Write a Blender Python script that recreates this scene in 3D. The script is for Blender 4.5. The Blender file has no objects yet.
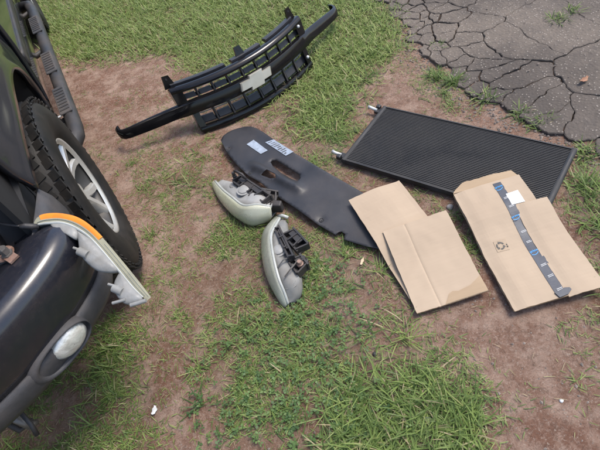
import bpy, bmesh, math, random
import numpy as np
from mathutils import Vector, Matrix, noise
from mathutils.geometry import delaunay_2d_cdt
R = math.radians
random.seed(7); rng = np.random.default_rng(11)
scn = bpy.context.scene
COL = scn.collection

# ------------------------------------------------------------------ camera
cam_d = bpy.data.cameras.new('camera'); cam = bpy.data.objects.new('camera', cam_d); COL.objects.link(cam)
PITCH, ROLL, CAM_H = R(49), R(-20), 1.47
Fv = Vector((0, math.cos(PITCH), -math.sin(PITCH))); u0 = Vector((0, math.sin(PITCH), math.cos(PITCH))); r0 = Vector((1, 0, 0))
Rv = math.cos(ROLL)*r0 + math.sin(ROLL)*u0; Uv = -math.sin(ROLL)*r0 + math.cos(ROLL)*u0
cam.matrix_world = Matrix((( Rv.x, Uv.x, -Fv.x, 0), (Rv.y, Uv.y, -Fv.y, 0), (Rv.z, Uv.z, -Fv.z, CAM_H), (0, 0, 0, 1)))
cam_d.sensor_width = 36; cam_d.lens = 470/600*36; cam_d.clip_start = .05; cam_d.clip_end = 400
scn.camera = cam

# ------------------------------------------------------------------ sky, sun, exposure
SUN_EL, SUN_AZ = 64, 82          # degrees; azimuth clockwise from +Y
world = bpy.data.worlds.new('World'); scn.world = world; world.use_nodes = True
nt = world.node_tree; sky = nt.nodes.new('ShaderNodeTexSky'); sky.sky_type = 'NISHITA'; sky.sun_disc = False
sky.sun_elevation = R(SUN_EL); sky.sun_rotation = R(SUN_AZ); sky.air_density = 1.0; sky.dust_density = 2.5; sky.ozone_density = .6
bg = nt.nodes['Background']; bg.inputs['Strength'].default_value = .13
nt.links.new(sky.outputs[0], bg.inputs[0])
sd = bpy.data.lights.new('sun', 'SUN'); sun = bpy.data.objects.new('sun', sd); COL.objects.link(sun)
sd.energy = 1.5; sd.angle = R(20); sd.color = (1, .95, .87)
sv = Vector((math.sin(R(SUN_AZ))*math.cos(R(SUN_EL)), math.cos(R(SUN_AZ))*math.cos(R(SUN_EL)), math.sin(R(SUN_EL))))
sun.rotation_euler = sv.to_track_quat('Z', 'Y').to_euler(); sun.location = sv*20
scn.view_settings.view_transform = 'Standard'; scn.view_settings.look = 'None'
scn.view_settings.exposure = 1.15; scn.view_settings.gamma = 1

# ------------------------------------------------------------------ materials
def new_mat(name):
    m = bpy.data.materials.new(name); m.use_nodes = True
    return m, m.node_tree, m.node_tree.nodes['Principled BSDF']
def pmat(name, c1, c2=None, scale=20, rough=.5, rvar=.1, bump=0, bscale=None, metal=0, coat=0, spec=.5, dirt=None, dirt_amt=.5, dirt_scale=6, detail=5):
    """Two-tone noise colour, uneven roughness, fine bump and optional dust film."""
    m, t, p = new_mat(name); L = t.links.new; N = t.nodes.new
    tc = N('ShaderNodeTexCoord')
    nz = N('ShaderNodeTexNoise'); nz.inputs['Scale'].default_value = scale; nz.inputs['Detail'].default_value = detail
    L(tc.outputs['Object'], nz.inputs['Vector'])
    c2 = c2 or tuple(v*.8 for v in c1)
    mx = N('ShaderNodeMix'); mx.data_type = 'RGBA'; mx.inputs['A'].default_value = (*c1, 1); mx.inputs['B'].default_value = (*c2, 1)
    mr = N('ShaderNodeMapRange'); mr.inputs['From Min'].default_value = .3; mr.inputs['From Max'].default_value = .7
    L(nz.outputs['Fac'], mr.inputs['Value']); L(mr.outputs['Result'], mx.inputs['Factor'])
    col = mx.outputs['Result']
    rr = N('ShaderNodeMapRange'); rr.inputs['To Min'].default_value = max(.02, rough-rvar); rr.inputs['To Max'].default_value = min(1, rough+rvar)
    n2 = N('ShaderNodeTexNoise'); n2.inputs['Scale'].default_value = scale*.37+2; n2.inputs['Detail'].default_value = 6
    L(tc.outputs['Object'], n2.inputs['Vector']); L(n2.outputs['Fac'], rr.inputs['Value'])
    rin = rr.outputs['Result']
    if dirt:
        n3 = N('ShaderNodeTexNoise'); n3.inputs['Scale'].default_value = dirt_scale; n3.inputs['Detail'].default_value = 9; n3.inputs['Roughness'].default_value = .65
        L(tc.outputs['Object'], n3.inputs['Vector'])
        d = N('ShaderNodeMapRange'); d.inputs['From Min'].default_value = .42; d.inputs['From Max'].default_value = .75; d.inputs['To Max'].default_value = dirt_amt
        L(n3.outputs['Fac'], d.inputs['Value'])
        m2 = N('ShaderNodeMix'); m2.data_type = 'RGBA'; m2.inputs['B'].default_value = (*dirt, 1)
        L(d.outputs['Result'], m2.inputs['Factor']); L(col, m2.inputs['A']); col = m2.outputs['Result']
        ad = N('ShaderNodeMath'); ad.operation = 'ADD'; L(rin, ad.inputs[0]); L(d.outputs['Result'], ad.inputs[1]); ad.use_clamp = True; rin = ad.outputs[0]
    L(col, p.inputs['Base Color']); L(rin, p.inputs['Roughness'])
    p.inputs['Metallic'].default_value = metal; p.inputs['Coat Weight'].default_value = coat; p.inputs['Coat Roughness'].default_value = .08
    p.inputs['Specular IOR Level'].default_value = spec
    if bump:
        nb = N('ShaderNodeTexNoise'); nb.inputs['Scale'].default_value = bscale or scale*4; nb.inputs['Detail'].default_value = 6
        L(tc.outputs['Object'], nb.inputs['Vector'])
        b = N('ShaderNodeBump'); b.inputs['Strength'].default_value = bump; b.inputs['Distance'].default_value = .004
        L(nb.outputs['Fac'], b.inputs['Height']); L(b.outputs['Normal'], p.inputs['Normal'])
    return m

DUST = (.20, .15, .11)
M = {}
M['paint'] = pmat('dark_paint', (.009, .011, .015), (.013, .015, .02), 3, .16, .06, coat=.7, dirt=DUST, dirt_amt=.04, dirt_scale=9)
M['bumper'] = pmat('bumper_paint', (.011, .012, .018), (.015, .016, .022), 5, .24, .04, coat=.3, dirt=DUST, dirt_amt=.05, dirt_scale=60)
M['textured'] = pmat('grey_textured_plastic', (.030, .031, .036), (.042, .043, .048), 60, .55, .1, bump=.35, bscale=500, dirt=DUST, dirt_amt=.25)
M['black_plastic'] = pmat('black_plastic', (.012, .012, .014), (.02, .02, .022), 30, .5, .1, bump=.15, bscale=260, dirt=DUST, dirt_amt=.22)
M['cavity'] = pmat('dull_black', (.006, .006, .007), (.012, .012, .013), 12, .75, .1)  # rough near-black for underbody, wheel housings, inner panels and clip holes
M['gloss_black'] = pmat('gloss_black_plastic', (.005, .005, .006), (.007, .007, .008), 12, .12, .05, spec=.38, dirt=DUST, dirt_amt=.02, dirt_scale=14)
M['shield'] = pmat('satin_black_plastic', (.021, .022, .026), (.034, .035, .040), 9, .38, .08, spec=.35, bump=.12, bscale=300, dirt=DUST, dirt_amt=.10, dirt_scale=7)
M['rubber'] = pmat('tyre_rubber', (.007, .007, .007), (.011, .011, .011), 14, .6, .1, spec=.3, bump=.2, bscale=180, dirt=DUST, dirt_amt=.10, dirt_scale=11)
M['alloy'] = pmat('brushed_alloy', (.66, .65, .61), (.54, .53, .50), 14, .30, .08, metal=.6, dirt=(.12, .10, .08), dirt_amt=.35, dirt_scale=9)
M['disc'] = pmat('dark_disc', (.03, .028, .026), (.06, .05, .042), 14, .5, .1, metal=.5)
M['alloy_dark'] = pmat('alloy_barrel', (.05, .048, .045), (.09, .085, .08), 10, .5, .1, metal=.6)
M['steel'] = pmat('grey_steel', (.22, .21, .20), (.12, .11, .10), 30, .5, .15, metal=.7, dirt=(.10, .07, .05), dirt_amt=.6)
M['rust'] = pmat('rusty_steel', (.16, .075, .045), (.30, .21, .17), 40, .7, .15, metal=.3, bump=.3, bscale=200)
M['glass'] = pmat('dark_glass', (.006, .008, .008), (.008, .01, .01), 3, .04, .02, spec=.6)
M['pad'] = pmat('step_pad_rubber', (.026, .027, .030), (.038, .039, .042), 50, .6, .1, bump=.3, bscale=300, dirt=DUST, dirt_amt=.35)
M['housing'] = pmat('grey_lamp_housing', (.30, .30, .29), (.24, .24, .23), 30, .5, .1, bump=.1, dirt=(.22, .19, .15), dirt_amt=.35, dirt_scale=18)
M['lamp_grey'] = pmat('milky_grey_plastic', (.25, .25, .24), (.19, .19, .18), 40, .45, .1, bump=.2, bscale=120, dirt=(.15, .13, .10), dirt_amt=.5, dirt_scale=30)
M['housing_dark'] = pmat('dull_grey_housing', (.20, .20, .19), (.14, .14, .135), 30, .5, .1, bump=.1, dirt=(.2, .17, .13), dirt_amt=.35, dirt_scale=18)
M['lens'] = pmat('hazed_lens', (.58, .58, .40), (.66, .66, .52), 9, .2, .1, coat=.5, dirt=(.30, .29, .20), dirt_amt=.45, dirt_scale=14)
M['lens_grey'] = pmat('hazed_grey_lens', (.46, .47, .38), (.56, .57, .48), 9, .2, .1, coat=.5, dirt=(.22, .21, .17), dirt_amt=.5, dirt_scale=14)
for k_, tr_ in (('lens', .3), ('lens_grey', .35)): M[k_].node_tree.nodes['Principled BSDF'].inputs['Transmission Weight'].default_value = tr_
M['lens_edge'] = pmat('lens_edge', (.42, .43, .40), (.30, .31, .28), 30, .25, .1, coat=.4)
M['lamp_strip'] = pmat('yellowed_clear_plastic', (.30, .285, .19), (.21, .205, .145), 24, .25, .1, coat=.5, dirt=(.2, .19, .13), dirt_amt=.5, dirt_scale=25)
M['amber'] = pmat('amber_lens', (.80, .25, .012), (.70, .19, .01), 30, .22, .08, coat=.6)
M['fog'] = pmat('fog_lamp_glass', (.50, .50, .46), (.70, .70, .66), 34, .14, .05, coat=.8, bump=.6, bscale=90, metal=.35)
M['condenser'] = pmat('condenser_black', (.016, .016, .018), (.028, .028, .030), 7, .48, .1, metal=.2, dirt=(.095, .090, .085), dirt_amt=.75, dirt_scale=5)
M['fins'] = pmat('fin_black', (.020, .020, .021), (.036, .035, .035), 8, .6, .1, bump=.5, bscale=700, dirt=(.085, .08, .076), dirt_amt=.7, dirt_scale=5)
M['sticker_blue'] = pmat('faded_label', (.32, .37, .44), (.25, .29, .35), 40, .4, .1, dirt=(.12, .12, .12), dirt_amt=.4, dirt_scale=40)
M['tape'] = pmat('dark_tape', (.030, .036, .052), (.045, .052, .07), 16, .5, .1, bump=.12, bscale=60)
M['white'] = pmat('white_paper', (.62, .62, .61), (.57, .57, .56), 20, .5, .1)
M['blue'] = pmat('blue_print', (.05, .30, .62), (.05, .26, .55), 40, .4, .1)
M['ink'] = pmat('black_ink', (.03, .028, .025), (.05, .045, .04), 80, .6, .1)
M['greyink'] = pmat('grey_ink', (.30, .225, .155), (.36, .27, .18), 300, .7, .1)
M['emblem'] = pmat('pale_gold_emblem', (.40, .375, .31), (.50, .47, .40), 14, .3, .08, metal=.45)
M['stone'] = pmat('pale_stone', (.40, .36, .32), (.28, .25, .22), 30, .8, .1, bump=.3)
M['grit'] = pmat('grit_stone', (.26, .215, .18), (.12, .095, .08), 60, .85, .1)
M['chip'] = pmat('pale_wood', (.55, .43, .29), (.45, .34, .22), 60, .7, .1)
M['deadleaf'] = pmat('dead_leaf', (.22, .10, .055), (.30, .15, .08), 40, .6, .1)
M['straw'] = pmat('straw', (.42, .33, .20), (.28, .21, .12), 4, .7, .1)

def card_mat(name, c1, c2):
    m, t, p = new_mat(name); L = t.links.new; N = t.nodes.new
    tc = N('ShaderNodeTexCoord')
    mp = N('ShaderNodeMapping'); mp.inputs['Scale'].default_value = (1, 14, 1); L(tc.outputs['Object'], mp.inputs['Vector'])
    n1 = N('ShaderNodeTexNoise'); n1.inputs['Scale'].default_value = 9; n1.inputs['Detail'].default_value = 8; L(mp.outputs[0], n1.inputs['Vector'])
    n2 = N('ShaderNodeTexNoise'); n2.inputs['Scale'].default_value = 5; n2.inputs['Detail'].default_value = 5; L(tc.outputs['Object'], n2.inputs['Vector'])
    ad = N('ShaderNodeMath'); ad.operation = 'MULTIPLY_ADD'; L(n1.outputs['Fac'], ad.inputs[0]); ad.inputs[1].default_value = .35; L(n2.outputs['Fac'], ad.inputs[2])
    mr = N('ShaderNodeMapRange'); mr.inputs['From Min'].default_value = .4; mr.inputs['From Max'].default_value = .95; L(ad.outputs[0], mr.inputs['Value'])
    mx = N('ShaderNodeMix'); mx.data_type = 'RGBA'; mx.inputs['A'].default_value = (*c1, 1); mx.inputs['B'].default_value = (*c2, 1)
    L(mr.outputs['Result'], mx.inputs['Factor']); L(mx.outputs['Result'], p.inputs['Base Color'])
    p.inputs['Roughness'].default_value = .75; p.inputs['Specular IOR Level'].default_value = .3
    b = N('ShaderNodeBump'); b.inputs['Strength'].default_value = .25; b.inputs['Distance'].default_value = .003
    L(ad.outputs[0], b.inputs['Height']); L(b.outputs['Normal'], p.inputs['Normal'])
    return m
M['card'] = card_mat('cardboard', (.40, .31, .222), (.35, .268, .19))
M['card_edge'] = card_mat('cardboard_edge', (.40, .27, .155), (.30, .20, .11))
M['card_torn'] = card_mat('torn_cardboard_ply', (.30, .215, .135), (.38, .28, .18))

def leaf_mat(name, cols, transl=.35):
    m, t, p = new_mat(name); L = t.links.new; N = t.nodes.new
    at = N('ShaderNodeAttribute'); at.attribute_name = 'tone'
    rp = N('ShaderNodeValToRGB'); e = rp.color_ramp.elements
    while len(e) < len(cols): e.new(.5)
    for k, (pos, c) in enumerate(cols): e[k].position = pos; e[k].color = (*c, 1)
    L(at.outputs['Fac'], rp.inputs['Fac']); L(rp.outputs['Color'], p.inputs['Base Color'])
    p.inputs['Roughness'].default_value = .5; p.inputs['Specular IOR Level'].default_value = .35
    tr = N('ShaderNodeBsdfTranslucent'); L(rp.outputs['Color'], tr.inputs['Color'])
    ms = N('ShaderNodeMixShader'); ms.inputs[0].default_value = transl
    L(p.outputs[0], ms.inputs[1]); L(tr.outputs[0], ms.inputs[2]); L(ms.outputs[0], t.nodes['Material Output'].inputs['Surface'])
    return m
M['grass'] = leaf_mat('grass_blades', [(0, (.058, .098, .030)), (.35, (.110, .170, .046)), (.65, (.190, .260, .070)), (.84, (.275, .345, .100)), (.92, (.36, .31, .17)), (1, (.42, .34, .21))])
M['clover'] = leaf_mat('clover_leaves', [(0, (.06, .115, .04)), (.6, (.10, .175, .055)), (1, (.16, .24, .075))])

# ------------------------------------------------------------------ mesh helpers
def link(o): COL.objects.link(o); return o
def tag(o, label=None, cat=None, group=None, kind=None):
    if label: o['label'] = label
    if cat: o['category'] = cat
    if group: o['group'] = group
    if kind: o['kind'] = kind
    return o
def empty(name, loc=(0, 0, 0), rz=0):
    o = link(bpy.data.objects.new(name, None)); o.location = loc; o.rotation_euler = (0, 0, rz); o.empty_display_size = .1
    return o
def obj(name, bm, mat, parent=None, smooth=False, loc=None):
    bmesh.ops.recalc_face_normals(bm, faces=bm.faces)
    me = bpy.data.meshes.new(name); bm.to_mesh(me); bm.free()
    if smooth:
        for p in me.polygons: p.use_smooth = True
    me.materials.append(M[mat] if isinstance(mat, str) else mat)
    o = link(bpy.data.objects.new(name, me))
    if parent: o.parent = parent
    if loc: o.location = loc
    if smooth == 'auto':
        me.set_sharp_from_angle(angle=R(40))
    return o
def copy_tree(o, parent=None):
    c = link(o.copy()); c.parent = parent
    for ch in list(o.children): copy_tree(ch, c)
    return c
def box(bm, c, s, mat=None, bev=0):
    r = bmesh.ops.create_cube(bm, size=1, matrix=Matrix.Translation(Vector(c)) @ (mat or Matrix()) @ Matrix.Diagonal((*s, 1)))
    if bev:
        es = list({e for v in r['verts'] for e in v.link_edges})
        bmesh.ops.bevel(bm, geom=es, offset=bev, segments=2, affect='EDGES', profile=.5)
def ring_loft(bm, rings, closed=True, caps=True):
    vs = [[bm.verts.new(p) for p in r] for r in rings]
    n = len(vs[0])
    for a, b in zip(vs, vs[1:]):
        for i in range(n if closed else n-1):
            j = (i+1) % n
            bm.faces.new((a[i], a[j], b[j], b[i]))
    if caps and closed:
        bm.faces.new(vs[0][::-1]); bm.faces.new(vs[-1])
    return vs
def tube(bm, pts, rad, seg=8):
    pts = [Vector(p) for p in pts]; rings = []
    up = Vector((0, 0, 1))
    for i, p in enumerate(pts):
        d = (pts[min(i+1, len(pts)-1)] - pts[max(i-1, 0)]).normalized()
        a = d.cross(up)
        if a.length < .05: a = d.cross(Vector((1, 0, 0)))
        a.normalize(); b = d.cross(a)
        r = rad[i] if isinstance(rad, (list, tuple)) else rad
        rings.append([p + a*math.cos(2*math.pi*k/seg)*r + b*math.sin(2*math.pi*k/seg)*r for k in range(seg)])
    ring_loft(bm, rings)
def lathe(bm, prof, seg=48, axis='Y', c=(0, 0, 0)):
    """profile of (radius, along axis)"""
    rings = []
    for r, a in prof:
        ring = []
        for k in range(seg):
            t = 2*math.pi*k/seg
            q = {'Y': (r*math.cos(t), a, r*math.sin(t)), 'Z': (r*math.cos(t), r*math.sin(t), a), 'X': (a, r*math.cos(t), r*math.sin(t))}[axis]
            ring.append(Vector(q)+Vector(c))
        rings.append(ring)
    ring_loft(bm, rings, caps=False)
def prism(bm, poly, z0, z1):
    a = [bm.verts.new((x, y, z0)) for x, y in poly]; b = [bm.verts.new((x, y, z1)) for x, y in poly]
    n = len(poly); bm.faces.new(a[::-1]); bm.faces.new(b)
    for i in range(n): bm.faces.new((a[i], a[(i+1) % n], b[(i+1) % n], b[i]))
def mod_solid(o, th, off=-1):
    m = o.modifiers.new('solid', 'SOLIDIFY'); m.thickness = th; m.offset = off; return o
def fast_mesh(name, verts, faces4=None, tris=None, tone=None, mat=None):
    """verts (n,3) array, triangles (m,3) array, tone per vertex"""
    me = bpy.data.meshes.new(name); n = len(verts); m = len(tris)
    me.vertices.add(n); me.vertices.foreach_set('co', np.asarray(verts, np.float32).ravel())
    me.loops.add(m*3); me.loops.foreach_set('vertex_index', np.asarray(tris, np.int32).ravel())
    me.polygons.add(m); me.polygons.foreach_set('loop_start', np.arange(0, m*3, 3, dtype=np.int32))
    me.polygons.foreach_set('use_smooth', np.ones(m, bool))
    me.update(calc_edges=True)
    if tone is not None:
        a = me.attributes.new('tone', 'FLOAT', 'POINT'); a.data.foreach_set('value', np.asarray(tone, np.float32))
    me.materials.append(M[mat])
    return link(bpy.data.objects.new(name, me))
def sm(a, b, x):
    t = min(1, max(0, (x-a)/(b-a))); return t*t*(3-2*t)
def interp(pts, x):
    for (a, fa), (b, fb) in zip(pts, pts[1:]):
        if x <= b: return fa + (fb-fa)*((x-a)/(b-a) if x > a else 0)
    return pts[-1][1]

# ------------------------------------------------------------------ ground
# how grassy the yard is, surveyed on a 12 cm grid (row = y from 0.1 m, column = x from -1.4 m; 0 bare, 9 full turf, . unknown)
GM = """...............................
..............3011.............
...........7996212.............
........45559961023............
.....632466687410156...........
.55776436787643110344..........
.56776556776542133234..........
.556775566665532442344.........
21257655555666424301454........
002355555665654453001221.......
000123344665544421000010.......
0000012345533454000000000......
00000124443235641012100001.....
000001354432266410132001122....
000001354432367510132001322....
0000013443223577311321012111...
00001234332234775212100010111..
000012332222347764420000000111.
00002222222345788764100000001..
0001222222346678888521000000...
000122222245778999863210000....
00111222234678899987421000.....
0011112123578999999853210......
001111112467899999987421.......
00111112356899999999853........
0011112356789999999986.........
001223456678999999998..........
00234556677899999999...........
0145566777899999999............
135677777888999999.............
24788888888899999..............
4688888988889999...............
578889998888999................
67999999888899.................
7899999988889..................
899999998888...................
89999999888....................
9999999988.....................
999999998......................
99999999.......................""".split('\n')
GX0, GY0, GS = -1.4, .1, .12
grid = np.array([[(-1 if c == '.' else int(c)) for c in r] for r in GM], float)
for _ in range(40):                                   # unknown cells take their neighbours' value
    g2 = grid.copy()
    for i in range(grid.shape[0]):
        for j in range(grid.shape[1]):
            if grid[i, j] < 0:
                nb = [grid[a, b] for a in range(max(0, i-1), min(grid.shape[0], i+2)) for b in range(max(0, j-1), min(grid.shape[1], j+2)) if grid[a, b] >= 0]
                if nb: g2[i, j] = sum(nb)/len(nb)
    grid = g2
def grass_at(x, y):
    fx = min(max((x-GX0)/GS, 0), grid.shape[1]-1.001); fy = min(max((y-GY0)/GS, 0), grid.shape[0]-1.001)
    i, j = int(fy), int(fx); a, b = fy-i, fx-j
    return (grid[i, j]*(1-b)+grid[i, j+1]*b)*(1-a) + (grid[i+1, j]*(1-b)+grid[i+1, j+1]*b)*a
EDGE = [(-6, 3.6), (-1, 1.9), (0, 1.55), (.6, 1.32), (1.07, 1.19), (1.145, 1.15), (1.41, 1.05), (1.64, .96), (1.9, .93), (2.23, .92), (2.53, .95), (2.83, .94), (3.4, .85), (5, .6), (9, -.2), (20, -3)]  # (y, x) of the broken asphalt edge
def edge_x(y): return interp(EDGE, y) + .05*noise.noise(Vector((y*5, 3, 0)))
def ground_z(x, y):
    z = .010*noise.noise(Vector((x*2.3, y*2.3, 0))) + .006*noise.noise(Vector((x*7, y*7, 4))) + .0035*noise.noise(Vector((x*19, y*19, 8))) + .002*noise.noise(Vector((x*47, y*47, 2)))
    return z - .004 + .0045*sm(-.01, .08, x-edge_x(y))
def axis_pts(a, b, step, far):
    v = list(np.arange(a, b+1e-6, step)); k = step
    while v[-1] < far: k *= 1.35; v.append(v[-1]+k)
    k = step
    while v[0] > -far: k *= 1.35; v.insert(0, v[0]-k)
    return v
gx = axis_pts(-1.9, 2.2, .022, 120); gy = axis_pts(.0, 4.6, .022, 120)
nx, ny = len(gx), len(gy)
vv = np.array([(x, y, ground_z(x, y)) for y in gy for x in gx])
idx = np.arange(nx*ny).reshape(ny, nx)
q = np.stack([idx[:-1, :-1], idx[:-1, 1:], idx[1:, 1:], idx[1:, :-1]], -1).reshape(-1, 4)
tri = np.concatenate([q[:, [0, 1, 2]], q[:, [0, 2, 3]]])
tone = np.array([grass_at(x, y)/9 for y in gy for x in gx])

m, t, p = new_mat('packed_earth'); L = t.links.new; N = t.nodes.new; M['earth'] = m
tc = N('ShaderNodeTexCoord')
def nz(scale, detail=6, rough=.55, vec=None):
    n = N('ShaderNodeTexNoise'); n.inputs['Scale'].default_value = scale; n.inputs['Detail'].default_value = detail; n.inputs['Roughness'].default_value = rough
    L(vec or tc.outputs['Object'], n.inputs['Vector']); return n.outputs['Fac']
def rng_(v, a, b, lo=0, hi=1):
    r = N('ShaderNodeMapRange'); L(v, r.inputs['Value']); r.inputs['From Min'].default_value = a; r.inputs['From Max'].default_value = b; r.inputs['To Min'].default_value = lo; r.inputs['To Max'].default_value = hi
    return r.outputs['Result']
def mixc(f, a, b):
    x = N('ShaderNodeMix'); x.data_type = 'RGBA'; L(f, x.inputs['Factor'])
    for s, v in (('A', a), ('B', b)):
        if isinstance(v, tuple): x.inputs[s].default_value = (*v, 1)
        else: L(v, x.inputs[s])
    return x.outputs['Result']
c = mixc(rng_(nz(1.7, 4), .35, .65), (.200, .098, .064), (.300, .192, .140))
c = mixc(rng_(nz(9, 8, .7), .46, .64, 0, .85), c, (.47, .335, .258))
c = mixc(rng_(nz(28, 6, .7), .52, .68, 0, .6), c, (.125, .078, .057))
c = mixc(rng_(nz(70, 6, .75), .50, .64, 0, .7), c, (.42, .305, .24))
c = mixc(rng_(nz(95, 5, .7), .56, .68, 0, .55), c, (.10, .062, .045))
c = mixc(rng_(nz(160, 3, .6), .58, .70, 0, .75), c, (.46, .37, .30))
c = mixc(rng_(nz(240, 3, .6), .60, .70, 0, .45), c, (.11, .07, .053))
at = N('ShaderNodeAttribute'); at.attribute_name = 'tone'
c = mixc(rng_(at.outputs['Fac'], .35, 1.0, 0, .55), c, (.13, .105, .06))
ah = N('ShaderNodeAttribute'); ah.attribute_name = 'humus'
c = mixc(ah.outputs['Fac'], c, (.030, .024, .019))
L(c, p.inputs['Base Color']); p.inputs['Roughness'].default_value = .95; p.inputs['Specular IOR Level'].default_value = .15
b1 = N('ShaderNodeBump'); b1.inputs['Strength'].default_value = 1; b1.inputs['Distance'].default_value = .020; L(nz(55, 9, .7), b1.inputs['Height'])
b2 = N('ShaderNodeBump'); b2.inputs['Strength'].default_value = .9; b2.inputs['Distance'].default_value = .004; L(nz(300, 5, .7), b2.inputs['Height']); L(b1.outputs[0], b2.inputs['Normal'])
L(b2.outputs[0], p.inputs['Normal'])
ground = tag(fast_mesh('ground', vv, tris=tri, tone=tone, mat='earth'), kind='structure')
ha = ground.data.attributes.new('humus', 'FLOAT', 'POINT'); ha.data.foreach_set('value', np.array([.9*sm(.02, .12, x-edge_x(y)) for y in gy for x in gx], np.float32))

# ------------------------------------------------------------------ cracked asphalt, one slab piece per cell
m, t, p = new_mat('old_asphalt'); L = t.links.new; N = t.nodes.new; M['asphalt'] = m
tc = N('ShaderNodeNewGeometry')
class _T: outputs = {'Object': tc.outputs['Position']}
tc = _T
c = mixc(rng_(nz(2.2, 5), .35, .68), (.078, .066, .057), (.145, .121, .102))
c = mixc(rng_(nz(1.1, 6, .6), .48, .66, 0, .6), c, (.195, .160, .127))
c = mixc(rng_(nz(26, 8, .75), .50, .75, 0, .65), c, (.075, .068, .064))
vo = N('ShaderNodeTexVoronoi'); vo.inputs['Scale'].default_value = 75; L(tc.outputs['Object'], vo.inputs['Vector'])
sp = rng_(vo.outputs['Distance'], .16, .26, 1, 0)
mm = N('ShaderNodeMath'); mm.operation = 'MULTIPLY'; L(sp, mm.inputs[0])
sel = N('ShaderNodeSeparateColor'); L(vo.outputs['Color'], sel.inputs[0]); L(rng_(sel.outputs[0], .35, .5), mm.inputs[1])
c = mixc(mm.outputs[0], c, (.30, .265, .23))
c = mixc(rng_(nz(190, 4, .7), .58, .72, 0, .6), c, (.05, .046, .044))
L(c, p.inputs['Base Color']); p.inputs['Roughness'].default_value = .9; p.inputs['Specular IOR Level'].default_value = .2
b1 = N('ShaderNodeBump'); b1.inputs['Strength'].default_value = .9; b1.inputs['Distance'].default_value = .004; L(vo.outputs['Distance'], b1.inputs['Height']); b1.invert = True
b2 = N('ShaderNodeBump'); b2.inputs['Strength'].default_value = .7; b2.inputs['Distance'].default_value = .008; L(nz(40, 8, .7), b2.inputs['Height']); L(b1.outputs[0], b2.inputs['Normal'])
L(b2.outputs[0], p.inputs['Normal'])

def clip(poly, a, b):            # keep the side of the bisector nearer to a
    mx_, my_ = (a[0]+b[0])/2, (a[1]+b[1])/2; dx, dy = b[0]-a[0], b[1]-a[1]
    f = lambda P: (P[0]-mx_)*dx + (P[1]-my_)*dy
    out_ = []
    for i in range(len(poly)):
        P, Q = poly[i], poly[(i+1) % len(poly)]; fp, fq = f(P), f(Q)
        if fp <= 0: out_.append(P)
        if fp*fq < 0: s = fp/(fp-fq); out_.append((P[0]+s*(Q[0]-P[0]), P[1]+s*(Q[1]-P[1])))
    return out_
seeds = []
rs = random.Random(5)
def spacing(x, y):
    d = x - edge_x(y)
    s = .06 + .27*sm(0, .85, d)
    if x > 1.1 and y < 1.95: s = .06 + .62*sm(0, .5, d)
    if y > 2.35: s *= .72
    if x > 2.4 or y > 3.6 or y < .3: s = max(s, .7)
    return s
tries = 0
while tries < 9000:
    tries += 1
    x, y = (rs.uniform(.6, 2.6), rs.uniform(.7, 3.8)) if tries < 6500 else (rs.uniform(-1, 6), rs.uniform(-4, 9))
    if x < edge_x(y)+.03: continue
    s = spacing(x, y)
    if all((x-a)**2+(y-b)**2 > (s*.5+spacing(a, b)*.5)**2*.8 for a, b in seeds): seeds.append((x, y))
asph = empty('asphalt_pavement', (1.6, 2, 0)); tag(asph, kind='structure')
nseed = len(seeds)
ghost = [(edge_x(y)-.03-rs.uniform(0, .03), y) for y in np.arange(-5, 10, .07)]
for si, (x, y) in enumerate(seeds):
    poly = [(x-1, y-1), (x+1, y-1), (x+1, y+1), (x-1, y+1)]
    for b_ in seeds + ghost:
        if b_ != (x, y) and abs(b_[0]-x) < 2 and abs(b_[1]-y) < 2: poly = clip(poly, (x, y), b_)
        if len(poly) < 3: break
    if len(poly) < 3: continue
    near_edge = x - edge_x(y) < .35
    gap = rs.uniform(.0008, .0026) + (rs.uniform(0, .004) if near_edge else 0)
    pts = []
    seg = .016 if (x < 2.6 and .5 < y < 4) else .2
    for i in range(len(poly)):
        P, Q = Vector(poly[i]), Vector(poly[(i+1) % len(poly)]); n_ = max(1, int((Q-P).length/seg))
        for k in range(n_): pts.append(P.lerp(Q, k/n_))
    cx, cy = sum(p_.x for p_ in pts)/len(pts), sum(p_.y for p_ in pts)/len(pts)
    fin = []
    for P in pts:
        d = Vector((P.x-cx, P.y-cy)); l = max(d.length, 1e-4); P2 = P - d/l*gap
        w1 = Vector((noise.noise(Vector((P.x*6, P.y*6, 1))), noise.noise(Vector((P.x*6, P.y*6, 9)))))*.035
        w2 = Vector((noise.noise(Vector((P.x*24, P.y*24, 1))), noise.noise(Vector((P.x*24, P.y*24, 9)))))*.016
        w3 = d/l*(noise.noise(Vector((P.x*45, P.y*45, si)))*.004 + noise.noise(Vector((P.x*110, P.y*110, si)))*.003)
        fin.append(P2+w1+w2+w3)
    bm = bmesh.new()
    zt = .0125 + rs.uniform(-.002, .002) - (.003*rs.random() if near_edge else 0); tx, ty = rs.uniform(-.006, .006), rs.uniform(-.006, .006)
    lo, hi, top = [], [], []
    for P in fin:
        zz = zt + tx*(P.x-cx) + ty*(P.y-cy)
        d = Vector((P.x-cx, P.y-cy)); l = max(d.length, 1e-4); I = P - d/l*.0035
        lo.append(bm.verts.new((P.x-cx, P.y-cy, -.03))); hi.append(bm.verts.new((P.x-cx, P.y-cy, zz-.003))); top.append(bm.verts.new((I.x-cx, I.y-cy, zz)))
    n_ = len(fin)
    for i in range(n_):
        j = (i+1) % n_
        bm.faces.new((lo[i], lo[j], hi[j], hi[i])); bm.faces.new((hi[i], hi[j], top[j], top[i]))
    bm.faces.new(top)
    obj('asphalt_piece', bm, 'asphalt', asph, loc=(cx-1.6, cy-2, 0))

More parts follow.
